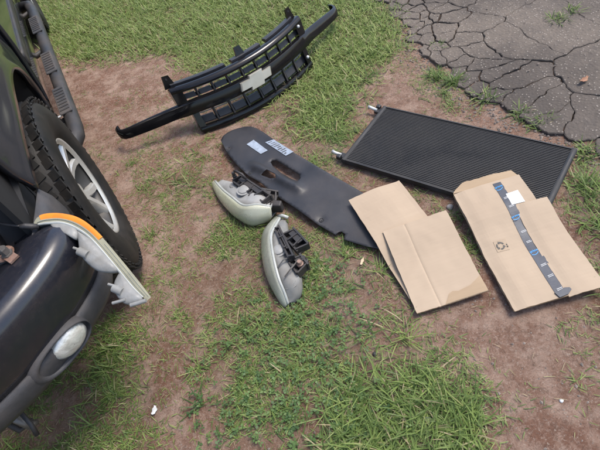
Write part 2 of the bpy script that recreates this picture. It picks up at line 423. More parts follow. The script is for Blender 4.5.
# ------------------------------------------------------------------ the parked truck (local X forward, Y to its left side, Z up; origin under the front left wheel)
truck = empty('parked_truck', (-.704, 1.515, 0), R(-76))
tag(truck, 'black sport utility truck with its grille and headlights taken out', 'truck')
HALF = -.93                                         # centre line
def mir(o): return 2*HALF - o
SIDE = [(.34, -.085), (.40, -.065), (.50, -.045), (.60, -.035), (.72, -.028), (.82, -.03), (.92, -.05), (1.0, -.085), (1.06, -.13), (1.10, -.19)]
AH, AW, AE = .425, .545, 2.6
def arch_z(s, c0):
    a = abs(s-c0)/AW
    return -1 if a >= 1 else .37 + AH*(1-a**AE)**(1/AE)
def side_o(s, z):
    o = interp(SIDE, z)
    if s > .05: o -= .28*(s-.05)**2
    for c0 in (0, -2.87):                           # lip swelling out round the wheel opening
        a = arch_z(s, c0)
        if a > 0: o += .022*math.exp(-((z-a)/.05)**2)
        elif abs(s-c0) < AW+.08: o += .015*math.exp(-((abs(s-c0)-AW)/.04)**2)*(1 if z < .75 else 0)
    return o
def panel(name, s0, s1, zlo, zhi, mat, ns=30, nzz=12, parent=truck, flip=False, dz=0, th=.02):
    bm = bmesh.new(); cols = []
    for i in range(ns+1):
        s = s0 + (s1-s0)*i/ns
        lo = zlo(s) if callable(zlo) else zlo; hi = zhi(s) if callable(zhi) else zhi
        col = []
        for j in range(nzz+1):
            f = j/nzz; z = lo + (hi-lo)*f
            o = side_o(s, z)+dz
            col.append(bm.verts.new((s, mir(o) if flip else o, z)))
        cols.append(col)
    for a, b in zip(cols, cols[1:]):
        for j in range(nzz):
            f = (a[j], a[j+1], b[j+1], b[j])
            bm.faces.new(f if not flip else f[::-1])
    me = bpy.data.meshes.new(name); bm.to_mesh(me); bm.free(); me.materials.append(M[mat])
    for p_ in me.polygons: p_.use_smooth = True
    o = link(bpy.data.objects.new(name, me)); o.parent = parent
    mod_solid(o, th); return o
sill = .385
lowf = lambda s: max(sill, arch_z(s, 0), arch_z(s, -2.87))
for fl in (False, True):
    panel('front_fender', -.66, .40, lowf, lambda s: 1.10 - .10*sm(-.2, .45, s), 'paint', 70, 16, flip=fl)
    d1 = panel('door', -.668, -1.74, sill+.02, 1.10, 'paint', 40, 14, flip=fl)
    d2 = panel('door', -1.748, -2.55, lambda s: max(sill+.02, arch_z(s, -2.87)), 1.10, 'paint', 40, 14, flip=fl)
    panel('quarter_panel', -2.558, -3.85, lowf, 1.10, 'paint', 60, 14, flip=fl)
    for s0, s1, dd in ((-.68, -1.73, d1), (-1.76, -2.44, d2)):
        panel('body_molding', s0, s1, .60, .665, 'black_plastic', 20, 3, parent=dd, flip=fl, dz=.014, th=.014)
        bm = bmesh.new(); oh = side_o(s1+.12, .98)+.022; oh = mir(oh) if fl else oh
        box(bm, (s1+.14, oh, .97), (.17, .02, .03), bev=.008); obj('door_handle', bm, 'black_plastic', dd, True)
    panel('rocker_sill', -.52, -2.36, .30, sill+.012, 'black_plastic', 24, 3, flip=fl, dz=-.012)
    # greenhouse
    def gh(name, pts, mat, th=.012, fl=fl):
        bm = bmesh.new(); vs = [bm.verts.new((s, mir(o) if fl else o, z)) for s, o, z in pts]
        bm.faces.new(vs if not fl else vs[::-1]); ob = obj(name, bm, mat, truck); mod_solid(ob, th, 0); return ob
    gh('window', [(-.95, -.15, 1.115), (-1.66, -.15, 1.115), (-1.66, -.27, 1.60), (-1.42, -.27, 1.60)], 'glass')
    gh('window', [(-1.74, -.15, 1.115), (-2.52, -.15, 1.115), (-2.52, -.27, 1.60), (-1.74, -.27, 1.60)], 'glass')
    gh('window', [(-2.62, -.15, 1.115), (-3.60, -.16, 1.115), (-3.48, -.27, 1.60), (-2.62, -.27, 1.60)], 'glass')
    for a, b_ in (((-.72, -.15, 1.10), (-1.38, -.275, 1.63)), ((-1.70, -.145, 1.10), (-1.70, -.27, 1.63)), ((-2.57, -.145, 1.10), (-2.57, -.27, 1.63)), ((-3.70, -.16, 1.10), (-3.55, -.275, 1.63))):
        bm = bmesh.new()
        tube(bm, [(a[0], mir(a[1]) if fl else a[1], a[2]), (b_[0], mir(b_[1]) if fl else b_[1], b_[2])], .045, 8); obj('roof_pillar', bm, 'paint', truck, True)
# roof, windscreen, bonnet, tail
def sheet(name, fn, nu, nv, mat, th=.02, parent=truck):
    bm = bmesh.new(); g = [[bm.verts.new(fn(i/nu, j/nv)) for j in range(nv+1)] for i in range(nu+1)]
    for i in range(nu):
        for j in range(nv): bm.faces.new((g[i][j], g[i+1][j], g[i+1][j+1], g[i][j+1]))
    o = obj(name, bm, mat, parent, True); mod_solid(o, th, 0); return o
W_ = 2*HALF
sheet('roof', lambda u, v: (-1.36-2.25*u, -.26+(W_+.52)*v, 1.63+.06*math.sin(math.pi*v)**.6+.03*math.sin(math.pi*u)), 14, 14, 'paint', .03)
sheet('windscreen', lambda u, v: (-.80-.56*u+.10*math.sin(math.pi*v), -.17-.09*u+(W_+.34+.18*u)*v, 1.10+.54*u), 8, 12, 'glass', .012)
sheet('bonnet', lambda u, v: (-.74+1.20*u+.16*math.sin(math.pi*v)*u, -.192+(W_+.384)*v-.0, 1.105-.10*sm(.3, 1, u)+.05*math.sin(math.pi*v)**.5), 16, 16, 'paint', .025)
sheet('tailgate', lambda u, v: (-3.84+.20*u, -.13-.12*u+(W_+.26+.24*u)*v, .45+1.2*u), 8, 8, 'paint', .03)
bm = bmesh.new(); box(bm, (-1.6, HALF, .42), (4.3, 1.5, .10)); obj('floor_pan', bm, 'cavity', truck)
bm = bmesh.new(); box(bm, (-.20, HALF, .74), (.85, .95, .46), bev=.05); obj('engine_block', bm, 'cavity', truck)

# wheel housings
def liner(c0, fl):
    bm = bmesh.new(); rings = []
    for k in range(33):
        s = c0 - (AW+.02) + 2*(AW+.02)*k/32; a = max(-1, min(1, (s-c0)/(AW+.02)))
        z = .37 + (AH+.02)*(1-abs(a)**AE)**(1/AE) if abs(a) < 1 else .33
        ring = [(s, mir(o) if fl else o, z) for o in (-.045-.28*max(0, s-.05)**2, -.2, -.44)] + [(s, mir(-.44) if fl else -.44, .33)]
        rings.append(ring)
    ring_loft(bm, rings, closed=False); o = obj('wheel_housing', bm, 'cavity', truck, True); mod_solid(o, .006, 0)
for fl in (False, True): liner(0, fl); liner(-2.87, fl)

# wheels
def make_wheel():
    bm = bmesh.new()                                 # rim barrel: the part itself; axis Y, face at +Y
    lathe(bm, [(.199, .098), (.205, .102), (.206, .094), (.197, .085), (.184, .07), (.176, .0), (.18, -.09), (.199, -.105)], 56)
    rim = obj('wheel', bm, 'alloy_dark', None, 'auto')
    bm = bmesh.new(); lathe(bm, [(.189, .090), (.199, .0995), (.2065, .1035), (.2075, .095)], 64); obj('rim_flange', bm, 'alloy', rim, True)
    bm = bmesh.new()
    lathe(bm, [(.196, .085), (.208, .104), (.240, .119), (.290, .125), (.330, .118), (.350, .106), (.362, .09), (.366, .05), (.368, .0), (.366, -.05), (.362, -.09), (.345, -.11), (.30, -.124), (.215, -.11), (.196, -.09)], 72)
    obj('tyre', bm, 'rubber', rim, True)
    bm = bmesh.new()                                 # tread: lugs and shoulder blocks proud of the carcass
    nb = 62
    for k in range(nb):
        for (y, w, l, off, rad, tilt) in ((.094, .034, .029, 0, .3625, .15), (-.094, .034, .029, .5, .3625, -.15), (.050, .040, .027, .35, .3655, .35), (-.050, .040, .027, .85, .3655, -.35), (0, .040, .028, .1, .3665, .2)):
            t = 2*math.pi*(k+off+.1*math.sin(k*2.3))/nb
            mt = Matrix.Rotation(-t, 4, 'Y') @ Matrix.Translation((rad, y, 0)) @ Matrix.Rotation(tilt, 4, 'X')
            if abs(y) > .08: mt = mt @ Matrix.Rotation(.30*(-1 if y > 0 else 1), 4, 'Z')
            bmesh.ops.create_cube(bm, size=1, matrix=mt @ Matrix.Diagonal((.007, w*1.04, l*1.05, 1)))
    for k in range(nb):                              # sidewall shoulder ribs
        t = 2*math.pi*(k+.5)/nb
        mt = Matrix.Rotation(-t, 4, 'Y') @ Matrix.Translation((.348, .108, 0)) @ Matrix.Rotation(-.9, 4, 'Z')
        bmesh.ops.create_cube(bm, size=1, matrix=mt @ Matrix.Diagonal((.004, .022, .016, 1)))
    tr = obj('tread', bm, 'rubber', rim); tag(tr, kind='stuff')
    bm = bmesh.new(); lathe(bm, [(.0, -.02), (.15, -.02), (.152, -.03), (.15, -.045), (.0, -.045)], 40); obj('brake_disc', bm, 'disc', rim, 'auto')
    bm = bmesh.new(); lathe(bm, [(.0, -.05), (.175, -.05), (.176, -.054), (.0, -.054)], 40); obj('back_plate', bm, 'cavity', rim)
    bm = bmesh.new()
    lathe(bm, [(.0, .072), (.030, .072), (.036, .066), (.038, .05), (.075, .046), (.082, .036), (.08, .0), (.0, .0)], 40); obj('hub', bm, 'alloy', rim, 'auto')
    for k in range(5):
        t0 = 2*math.pi*k/5 + .3
        bm = bmesh.new()
        for sg in (-1, 1):                           # a forked spoke
            secs = []
            for f in (0, .25, .5, .75, 1):
                r = .05 + .148*f; da = sg*(.10+.20*f)*(.5+.5*f) ; w = .021 - .003*math.sin(math.pi*f); y = .052 + .036*f**1.5
                ca, sa = math.cos(t0+da), math.sin(t0+da)
                c_ = Vector((r*ca, y, r*sa)); tv = Vector((-sa, 0, ca))
                secs.append([c_+tv*w+Vector((0, -.006, 0)), c_+tv*w*.6+Vector((0, .006, 0)), c_-tv*w*.6+Vector((0, .006, 0)), c_-tv*w+Vector((0, -.006, 0)), c_-tv*w*.8-Vector((0, .03, 0)), c_+tv*w*.8-Vector((0, .03, 0))])
            ring_loft(bm, secs)
        obj('spoke', bm, 'alloy', rim, 'auto')
        bm = bmesh.new(); t = t0+math.pi/5
        lathe(bm, [(.0, .066), (.008, .066), (.010, .062), (.010, .04)], 8, c=(.06*math.cos(t), 0, .06*math.sin(t))); obj('lug_nut', bm, 'steel', rim)
    return rim
w0 = make_wheel(); w0.parent = truck; w0.location = (0, -.115, .372); w0.rotation_euler = (0, 0, R(-1))
for (s, o, rz) in ((-2.87, -.115, 0), (0, mir(-.115), R(179)), (-2.87, mir(-.115), R(180))):
    w = copy_tree(w0, truck); w.location = (s, o, .372); w.rotation_euler = (0, R(30), 0) if not rz else (0, 0, rz)

# bumper
BP = [(.93, -.93), (.925, -.75), (.905, -.58), (.87, -.42), (.825, -.29), (.765, -.18), (.70, -.095), (.635, -.035), (.57, -.005), (.515, .004)]
def bump_sections(prof, fl):
    pts = [Vector((s, o, 0)) for s, o in BP]; fine = []
    for i in range(len(pts)-1):
        p0, p1, p2, p3 = pts[max(i-1, 0)], pts[i], pts[i+1], pts[min(i+2, len(pts)-1)]
        for k in range(5):
            t = k/5; fine.append(.5*((2*p1)+(-p0+p2)*t+(2*p0-5*p1+4*p2-p3)*t*t+(-p0+3*p1-3*p2+p3)*t**3))
    fine.append(pts[-1]); rings = []
    for i, P in enumerate(fine):
        d = (fine[min(i+1, len(fine)-1)]-fine[max(i-1, 0)]).normalized(); n = Vector((d.y, -d.x, 0))
        if n.x < 0 and n.y < 0: n = -n
        e = i/(len(fine)-1); ring = []
        for off, z in prof:
            Q = P + n*off; zz = z + (.03*sm(.86, 1, e) if z < .52 else -.02*sm(.8, 1, e))
            ring.append((Q.x, mir(Q.y) if fl else Q.y, zz))
        rings.append(ring)
    return rings
FACE = [(-.16, .675), (-.09, .695), (-.035, .700), (-.012, .694), (.002, .680), (.009, .655), (.008, .60), (.001, .548), (-.008, .515)]
VAL = [(-.010, .517), (.001, .513), (.005, .50), (.001, .46), (-.014, .432), (-.05, .425), (-.10, .43)]
bm = bmesh.new(); ring_loft(bm, bump_sections(FACE, False), closed=False); ring_loft(bm, bump_sections(FACE, True), closed=False)
bmesh.ops.remove_doubles(bm, verts=bm.verts, dist=.001)
bumper = obj('front_bumper', bm, 'bumper', truck, True); mod_solid(bumper, .006, 0)
bm = bmesh.new(); ring_loft(bm, bump_sections(VAL, False), closed=False); ring_loft(bm, bump_sections(VAL, True), closed=False)
bmesh.ops.remove_doubles(bm, verts=bm.verts, dist=.001)
val = obj('lower_valance', bm, 'textured', bumper, True); mod_solid(val, .006, 0)
# fog lamps in oval pods
def fog(fl):
    c_ = Vector((.768, -.165, .487)); n = Vector((.86, .46, -.05)).normalized(); tv = Vector((-.5, .86, 0)).normalized(); up = n.cross(tv); up = up if up.z > 0 else -up
    def fl_(P): return Vector((P.x, mir(P.y), P.z)) if fl else P
    def ov(a, b_, d, sh=0, k=36): return [fl_(c_ + tv*(a*math.copysign(abs(math.cos(t))**.8, math.cos(t))+sh) + up*b_*math.copysign(abs(math.sin(t))**.9, math.sin(t)) + n*d) for t in [2*math.pi*i/k for i in range(k)]]
    bm = bmesh.new()
    ring_loft(bm, [ov(.105, .056, -.075, -.02), ov(.100, .055, -.020, -.015), ov(.092, .050, -.002, -.01), ov(.086, .046, .002, -.005), ov(.081, .042, -.004), ov(.072, .038, -.035), ov(.02, .02, -.04)], caps=False)
    pod = obj('fog_lamp_pod', bm, 'textured', bumper, True)
    bm = bmesh.new()
    def ci(r, d): return [fl_(c_ + tv*(r*1.12*math.cos(2*math.pi*i/32)+.018) + up*r*.88*math.sin(2*math.pi*i/32) + n*d) for i in range(32)]
    ring_loft(bm, [ci(.046, -.04), ci(.048, -.012), ci(.046, -.004), ci(.036, .004), ci(.022, .009), ci(.008, .011), ci(.001, .011)], caps=False)
    obj('fog_lamp', bm, 'fog', bumper, True)
fog(False); fog(True)
# plastic corner between fender and bumper, wheel opening edge
bm = bmesh.new(); rings = []
for k in range(9):
    f = k/8; s = .385+.19*f
    rings.append([(s, -.05-.05*f, .70-.01*f), (s, -.035-.03*f, .66), (s, -.03-.02*f, .60-.05*f), (s, -.04, .54-.10*f)])
ring_loft(bm, rings, closed=False); o = obj('corner_filler', bm, 'textured', truck, True); mod_solid(o, .006, 0)
# radiator support with slotted brace, inner headlamp cavity
bm = bmesh.new(); box(bm, (.22, HALF, .68), (.06, 1.45, .50)); obj('radiator_core', bm, 'cavity', truck)
sup = empty('headlamp_support', (0, 0, 0)); sup.parent = truck
bm = bmesh.new()
for k in range(5): box(bm, (.50, -.19-.085*k, .675), (.15, .022, .03), bev=.004)
box(bm, (.43, -.36, .675), (.03, .42, .034), bev=.004); box(bm, (.575, -.36, .675), (.035, .42, .034), bev=.004); box(bm, (.505, -.36, .655), (.15, .40, .006))
obj('brace', bm, 'black_plastic', sup)
bm = bmesh.new(); box(bm, (.30, -.30, .78), (.02, .42, .42)); box(bm, (.42, -.10, .80), (.22, .015, .32)); obj('inner_panel', bm, 'cavity', sup)
bm = bmesh.new(); lathe(bm, [(.008, 0), (.024, 0), (.026, .004), (.024, .008), (.010, .010)], 20, 'Z', (.575, -.165, .694)); box(bm, (.60, -.150, .703), (.05, .026, .006), Matrix.Rotation(.5, 4, 'Z')); obj('adjuster_bracket', bm, 'rust', sup, 'auto')
bm = bmesh.new(); lathe(bm, [(0, .026), (.009, .026), (.011, .022), (.011, .004), (.015, .004), (.015, 0)], 6, 'Z', (.592, -.152, .706)); obj('bolt', bm, 'steel', sup)
# steering knuckle, hose and tow hook below the bumper
bm = bmesh.new(); tube(bm, [(0, -.20, .37), (0, -.5, .35), (.05, -.8, .36)], .03); obj('drive_shaft', bm, 'steel', truck, True)
hook = empty('tow_hook', (.735, -.43, .335)); hook.parent = truck
bm = bmesh.new(); tube(bm, [(-.12, -.02, .12), (-.06, -.01, .06), (-.01, 0, .03), (.03, .02, .0), (.045, .03, -.04), (.03, .035, -.06)], [.018, .018, .015, .014, .012, .008]); obj('hook', bm, 'steel', hook, True)
bm = bmesh.new(); box(bm, (-.05, .01, .085), (.09, .05, .012), Matrix.Rotation(.6, 4, 'Y') @ Matrix.Rotation(.3, 4, 'Z'), bev=.003); box(bm, (-.02, -.03, .05), (.07, .014, .045), Matrix.Rotation(.4, 4, 'Z'), bev=.003); obj('bracket', bm, 'steel', hook)
bm = bmesh.new(); tube(bm, [(.0, .0, .06), (.03, .045, .03), (.07, .055, .0), (.09, .05, -.03)], .007); tube(bm, [(-.06, -.05, .08), (.0, -.03, -.01), (.03, -.01, -.05), (.01, .02, -.07)], .009); obj('hose', bm, 'black_plastic', hook, True)
# running board: round side bar with step pads
bm = bmesh.new()
path = [(-.30, -.12, .36), (-.30, -.06, .37), (-.325, -.015, .375), (-.37, .010, .378), (-.45, .018, .38), (-1.2, .018, .38), (-2.1, .018, .38), (-2.22, .005, .378), (-2.28, -.04, .37), (-2.29, -.12, .36)]
tube(bm, path, .034, 14); rb = obj('running_board', bm, 'black_plastic', truck, True)
for s in (-.66, -1.12, -1.72):
    bm = bmesh.new(); box(bm, (s, .012, .415), (.27, .060, .010), bev=.005); pad = obj('step_pad', bm, 'pad', rb)
    for k in range(8):
        bm = bmesh.new(); box(bm, (s-.105+.03*k, .012, .421), (.012, .044, .005), bev=.002); obj('grip_rib', bm, 'black_plastic', pad)
for s in (-.55, -1.4, -2.1):
    bm = bmesh.new(); tube(bm, [(s, .0, .375), (s, -.10, .36), (s, -.25, .40)], .016); obj('board_bracket', bm, 'black_plastic', rb, True)
bm = bmesh.new(); tube(bm, [(-.47, -.10, .44), (-.50, -.055, .425), (-.53, -.015, .412)], .004, 6); obj('brace_rod', bm, 'alloy', truck)

# ------------------------------------------------------------------ turn signal lamp dangling from its wire over the bumper end
sig = empty('turn_signal_lamp', tuple(truck.matrix_basis @ Vector((.70, .05, .64))), R(-76))
tag(sig, 'curved turn signal lamp with amber corner dangling over bumper beside front tyre', 'lamp')
SO = Vector((.70, .05, .64))
SGo = [(.531, -.072, .71), (.524, -.058, .713), (.527, -.035, .71), (.547, -.001, .702), (.582, .033, .688), (.639, .058, .665), (.727, .079, .633), (.813, .097, .609), (.861, .106, .598)]
SGi = [(.539, -.075, .704), (.542, -.059, .702), (.551, -.038, .698), (.567, -.011, .692), (.597, .014, .68), (.642, .036, .661), (.73, .058, .63), (.814, .077, .607), (.864, .094, .596)]
def cr(pts, n):
    pts = [Vector(p_) for p_ in pts]; out_ = []
    for i in range(len(pts)-1):
        p0, p1, p2, p3 = pts[max(i-1, 0)], pts[i], pts[i+1], pts[min(i+2, len(pts)-1)]
        for k in range(n):
            t = k/n; out_.append(.5*((2*p1)+(-p0+p2)*t+(2*p0-5*p1+4*p2-p3)*t*t+(-p0+3*p1-3*p2+p3)*t**3))
    return out_ + [pts[-1]]
AWAY = Vector((-.66, -.16, -.73)).normalized()
so, si_ = cr(SGo, 5), cr(SGi, 5)
def strip(a0, a1, fo, fi, lift, depth, mat, name, parent=sig):
    bm = bmesh.new(); rings = []
    for i in range(a0, a1+1):
        o_, i_ = so[i]-SO, si_[i]-SO; A = o_.lerp(i_, fo); B = o_.lerp(i_, fi); up_ = -AWAY*lift
        mid_ = A.lerp(B, .5) - AWAY*(lift+.002)
        rings.append([A+up_, mid_, B+up_, B+AWAY*depth, A+AWAY*depth])
    ring_loft(bm, rings); return obj(name, bm, mat, parent, 'auto')
lens_s = strip(0, 40, 0, 1, 0, .045, 'lamp_strip', 'lens')
strip(3, 38, .60, .66, .0022, .01, 'lens_edge', 'lens_ridge', lens_s); strip(27, 39, .25, .32, .0022, .01, 'lens_edge', 'lens_ridge', lens_s)
strip(6, 26, -.06, .50, .002, .046, 'amber', 'amber_lens', lens_s)
strip(2, 38, .86, 1.12, .0025, .03, 'lens_edge', 'lens_rim', lens_s)
def lobe(pts, mat, name, th=.05, up_=.007):
    pts = [tuple(Vector(p_)+Vector((.012, -.016, -.002))*(1 if k_ in (1, 2, 3, 4) else 0)) if len(pts) > 6 else tuple(Vector(p_)+Vector((.010, -.012, -.001))*(1 if k_ in (1, 2, 3) else 0)) for k_, p_ in enumerate(pts)]
    P = [Vector(p_)-SO for p_ in cr(list(pts)+[pts[0]], 4)[:-1]]; cc = sum(P, Vector())/len(P)
    bm = bmesh.new()
    ring_loft(bm, [[p_+AWAY*th for p_ in P], [p_ + AWAY*.004 for p_ in P], [p_.lerp(cc, .12)-AWAY*up_*.5 for p_ in P], [p_.lerp(cc, .45)-AWAY*up_ for p_ in P], [p_.lerp(cc, .96)-AWAY*up_*1.1 for p_ in P]])
    return obj(name, bm, mat, sig, True)
lobe([(.60, .014, .678), (.63, .018, .665), (.649, .012, .657), (.684, .019, .644), (.721, .039, .632), (.756, .066, .622), (.70, .054, .638), (.642, .036, .661)], 'lamp_grey', 'bulb_housing')
lobe([(.755, .066, .622), (.77, .051, .617), (.804, .047, .607), (.836, .062, .60), (.856, .088, .598), (.814, .079, .607)], 'lamp_grey', 'bulb_housing')
lobe([(.552, -.04, .698), (.567, -.022, .692), (.592, -.002, .682), (.618, .016, .672), (.60, .016, .68), (.567, -.009, .692)], 'lamp_grey', 'housing_flange', .03, .003)
for a, b_, r_ in (((.632, .004, .664), (.662, .028, .655), .0035), ((.645, .012, .657), (.668, .028, .65), .011), ((.762, .043, .619), (.785, .064, .614), .0035), ((.778, .050, .614), (.80, .066, .609), .010), ((.81, .034, .604), (.822, .066, .604), .004), ((.85, .058, .597), (.862, .096, .597), .005)):
    bm = bmesh.new(); sh_ = (Vector((.010, -.015, -.001)) if a[0] < .84 else Vector((0, -.003, 0))) - AWAY*.004; tube(bm, [Vector(a)+sh_-SO, Vector(b_)+sh_-SO], r_, 10); obj('socket_pin', bm, 'lamp_grey', sig, 'auto')
bm = bmesh.new(); tube(bm, [Vector(v_)-SO for v_ in ((.543, -.066, .700), (.539, -.080, .706), (.535, -.092, .714), (.532, -.104, .720))], [.006, .008, .008, .006], 8); obj('connector', bm, 'black_plastic', sig, True)
bm = bmesh.new(); tube(bm, [Vector(v_)-SO for v_ in cr([(.532, -.103, .720), (.50, -.14, .728), (.45, -.17, .72), (.40, -.18, .70), (.34, -.20, .72)], 4)], .0035, 6); obj('wire', bm, 'black_plastic', sig, True)

# ------------------------------------------------------------------ the grille, standing on the ground
gr = empty('car_grille', (.055, 2.170, 0), R(19.0))
tag(gr, 'black plastic car grille with side wings and pale gold emblem, standing on the dirt', 'car grille')
LEAN = R(20)
HOOK = [(.690, .240), (.712, .256), (.727, .280), (.729, .305), (.718, .322)]
def plan(u):
    a = abs(u); return .62*a*a if a < .4 else .0992 + .48*(a-.4)
VS = 1.15
def fp(u, v, d):
    v = v*VS
    return Vector((u, plan(u) + v*math.sin(LEAN) - d*math.cos(LEAN), v*math.cos(LEAN) + d*math.sin(LEAN)))
def sweep(name, us, prof, mat='gloss_black', parent=gr, smooth='auto'):
    bm = bmesh.new(); ring_loft(bm, [[fp(u, v, d) for v, d in (prof(u) if callable(prof) else prof)] for u in us]); return obj(name, bm, mat, parent, smooth)
lin = lambda a, b, n: [a+(b-a)*k/n for k in range(n+1)]
sweep('bottom_bar', lin(-.365, .365, 24), [(0, .0), (0, .016), (.012, .022), (.026, .018), (.030, .0), (.028, -.05), (.0, -.03)])
sweep('top_bar', lin(-.405, .405, 24), [(.201, .0), (.203, .016), (.210, .020), (.222, .016), (.230, .004), (.231, -.03), (.206, -.04)])
for a, b in ((-.385, -.10), (-.06, .12), (.16, .375)):
    sweep('top_shelf', lin(a, b, 10), [(.224, -.035), (.240, -.030), (.244, -.036), (.246, -.075), (.235, -.08)], 'shield')
# centre bar with the wings, hooked at the ends
bm = bmesh.new(); rings = []
path = [(-x, y) for x, y in reversed(HOOK)] + [(u, plan(u)) for u in lin(-.66, .66, 44)] + HOOK
for k, (x, y) in enumerate(path):
    P0, P1 = Vector(path[max(k-1, 0)]), Vector(path[min(k+1, len(path)-1)]); d_ = (P1-P0).normalized(); n_ = Vector((d_.y, -d_.x))
    a = abs(x); w = sm(.36, .46, a); hi = .160 - .004*w; lo = .094 + .008*w + .012*sm(.5, .78, a); bl = .010*(1-w)
    ring = []; sag = -.055*min(1, max(0, (a-.30)/.42))**1.3; lo = lo*VS+sag; hi = hi*VS+sag
    for v, dd in ((lo, -.008), (lo+.001, .004), (lo+.005, .008+bl*.6), ((lo+hi)/2, .010+bl), (hi-.012, .009+bl*.9), (hi-.003, .004+bl*.4), (hi, -.002), (hi, -.010)):
        ring.append((x + n_.x*dd, y + v*math.sin(LEAN) + n_.y*dd*math.cos(LEAN), v*math.cos(LEAN) + dd*math.sin(LEAN)*(1-w)))
    rings.append(ring)
ring_loft(bm, rings); obj('centre_bar', bm, 'gloss_black', gr, 'auto')
for s in (-1, 1):                                         # end posts
    sweep('end_post', [s*u for u in (.355, .375, .395, .408)], lambda u: [(.150, -.02), (.150, .010), (.215, .012), (.222, 0), (.222, -.04), (.15, -.05)])
    sweep('end_post', [s*u for u in (.335, .350, .366)], lambda u: [(.012, -.02), (.012, .014), (.105, .012), (.105, -.04)])
def openings(v0, v1, half, nc):
    for k in range(nc+1):
        u = -half + 2*half*k/nc
        sweep('divider', [u-.004, u+.004], [(v0, -.028), (v0, .0), (v1, .0), (v1, -.028)], 'black_plastic')
        if k < nc:
            ua, ub = u+.0045, -half + 2*half*(k+1)/nc - .0045; h = v1-v0
            sweep('cell_plate', lin(ua+.006, ub-.006, 3), [(v0+h*.10, -.018), (v0+h*.14, -.010), (v0+h*.60, -.014), (v0+h*.64, -.022), (v0+h*.5, -.030), (v0+h*.10, -.030)], 'shield')
            sweep('cell_trim', lin(ua, ub, 3), [(v1-h*.16, -.020), (v1-h*.16, -.012), (v1-h*.10, -.012), (v1-h*.10, -.020)], 'housing_dark')
    sweep('back_rail', lin(-half, half, 18), [(v0+.002, -.036), (v0+.002, -.030), (v0+.020, -.030), (v0+.020, -.036)], 'black_plastic')
openings(.160, .204, .372, 9); openings(.032, .095, .345, 8)
for u in (-.385, .0, .375):                               # mounting tabs
    bm = bmesh.new()
    ring_loft(bm, [[fp(u+du*w, v, d) for du, d in ((-1, -.055), (1, -.055), (1, -.040), (-1, -.040))] for v, w in ((.225, .030), (.245, .024), (.270, .019), (.283, .016))])
    tb = obj('mounting_tab', bm, 'gloss_black', gr)
    bm = bmesh.new(); tube(bm, [fp(u, .268, -.039), fp(u, .268, -.056)], .006, 10); obj('clip_hole', bm, 'cavity', tb)
for u, v in ((.372, .195), (.352, .055)):
    bm = bmesh.new(); c_ = fp(u, v, .014); bmesh.ops.create_uvsphere(bm, u_segments=10, v_segments=6, radius=.009, matrix=Matrix.Translation(c_)); obj('clip', bm, 'white', gr, True)
# emblem: slanted cross shape
em = [(-.098, .028), (-.043, .028), (-.036, .046), (.052, .046), (.046, .028), (.106, .028), (.092, -.022), (.040, -.022), (.033, -.044), (-.054, -.044), (-.047, -.022), (-.110, -.022)]
bm = bmesh.new()
def emr(k, d): return [fp(x*k*.92, .126+y*k*.72, d) for x, y in em]
ring_loft(bm, [emr(1, .018), emr(1, .036), emr(.93, .040)]); emb = obj('emblem', bm, 'emblem', gr); emb['label'] = 'pale gold slanted bow-shaped emblem'

# ------------------------------------------------------------------ radiator shroud panel
SH = [(-.228, 1.96), (-.215, 1.985), (-.192, 1.999), (-.16, 2.008), (-.129, 2.006), (-.095, 1.998), (-.062, 1.977), (-.038, 1.945), (-.016, 1.903), (.03, 1.797), (.093, 1.663), (.202, 1.453), (.307, 1.257), (.345, 1.16), (.335, 1.07), (.255, 1.008), (.206, 1.047), (.140, 1.112), (.154, 1.135), (.146, 1.152), (.134, 1.156), (.118, 1.148), (.069, 1.224), (.007, 1.342), (-.061, 1.465), (-.103, 1.568), (-.143, 1.631), (-.18, 1.724), (-.211, 1.835)]
HO1 = [(-.028, 1.676), (-.018, 1.684), (-.001, 1.675), (.072, 1.532), (.070, 1.510), (.056, 1.497), (.034, 1.52), (0, 1.582), (-.025, 1.647)]
HO2 = [(-.089, 1.606), (-.055, 1.612), (-.026, 1.565), (-.029, 1.542), (-.054, 1.560)]
SC = (.05, 1.5)
def inside(x, y, poly):
    c_ = False
    for i in range(len(poly)):
        x1, y1 = poly[i]; x2, y2 = poly[i-1]
        if (y1 > y) != (y2 > y) and x < (x2-x1)*(y-y1)/(y2-y1)+x1: c_ = not c_
    return c_
def dist_poly(x, y, poly):
    best = 9
    for i in range(len(poly)):
        a, b = Vector(poly[i-1]), Vector(poly[i]); p_ = Vector((x, y)); ab = b-a
        t = max(0, min(1, (p_-a).dot(ab)/max(ab.dot(ab), 1e-9))); best = min(best, (a+ab*t-p_).length)
    return best
def seg_t(x, y, a, b):
    a, b, p_ = Vector(a), Vector(b), Vector((x, y)); ab = b-a; t = (p_-a).dot(ab)/ab.dot(ab); tc_ = max(0, min(1, t))
    return t, (a+ab*tc_-p_).length
def shield_z(x, y):
    e = dist_poly(x, y, SH)
    z = .036 - .014*sm(1.35, 1.15, y)
    t, d = seg_t(x, y, (-.119, 1.706), (.054, 1.431)); z += .020*math.exp(-(d/.022)**2)*sm(-.15, .25, t)*(1-sm(.9, 1.15, t))
    d2 = dist_poly(x, y, HO1) if not inside(x, y, HO1) else 0; z -= .005*(1-sm(0, .012, d2))
    t, d = seg_t(x, y, (-.06, 1.98), (.33, 1.20)); z += .004*(1-sm(.0, .05, d))
    for hx, hy in ((-.132, 1.652), (.088, 1.242), (-.203, 1.88)): z -= .007*math.exp(-(((x-hx)**2+(y-hy)**2)/.014**2))
    z += .002*noise.noise(Vector((x*4, y*4, 2)))
    return z
pts2, edges2 = [], []
def add_loop(poly):
    k = len(pts2)
    dense = []
    for i in range(len(poly)):
        a, b = Vector(poly[i]), Vector(poly[(i+1) % len(poly)]); n_ = max(1, int((b-a).length/.015))
        dense += [a.lerp(b, j/n_) for j in range(n_)]
    pts2.extend(dense); edges2.extend([(k+i, k+(i+1) % len(dense)) for i in range(len(dense))])
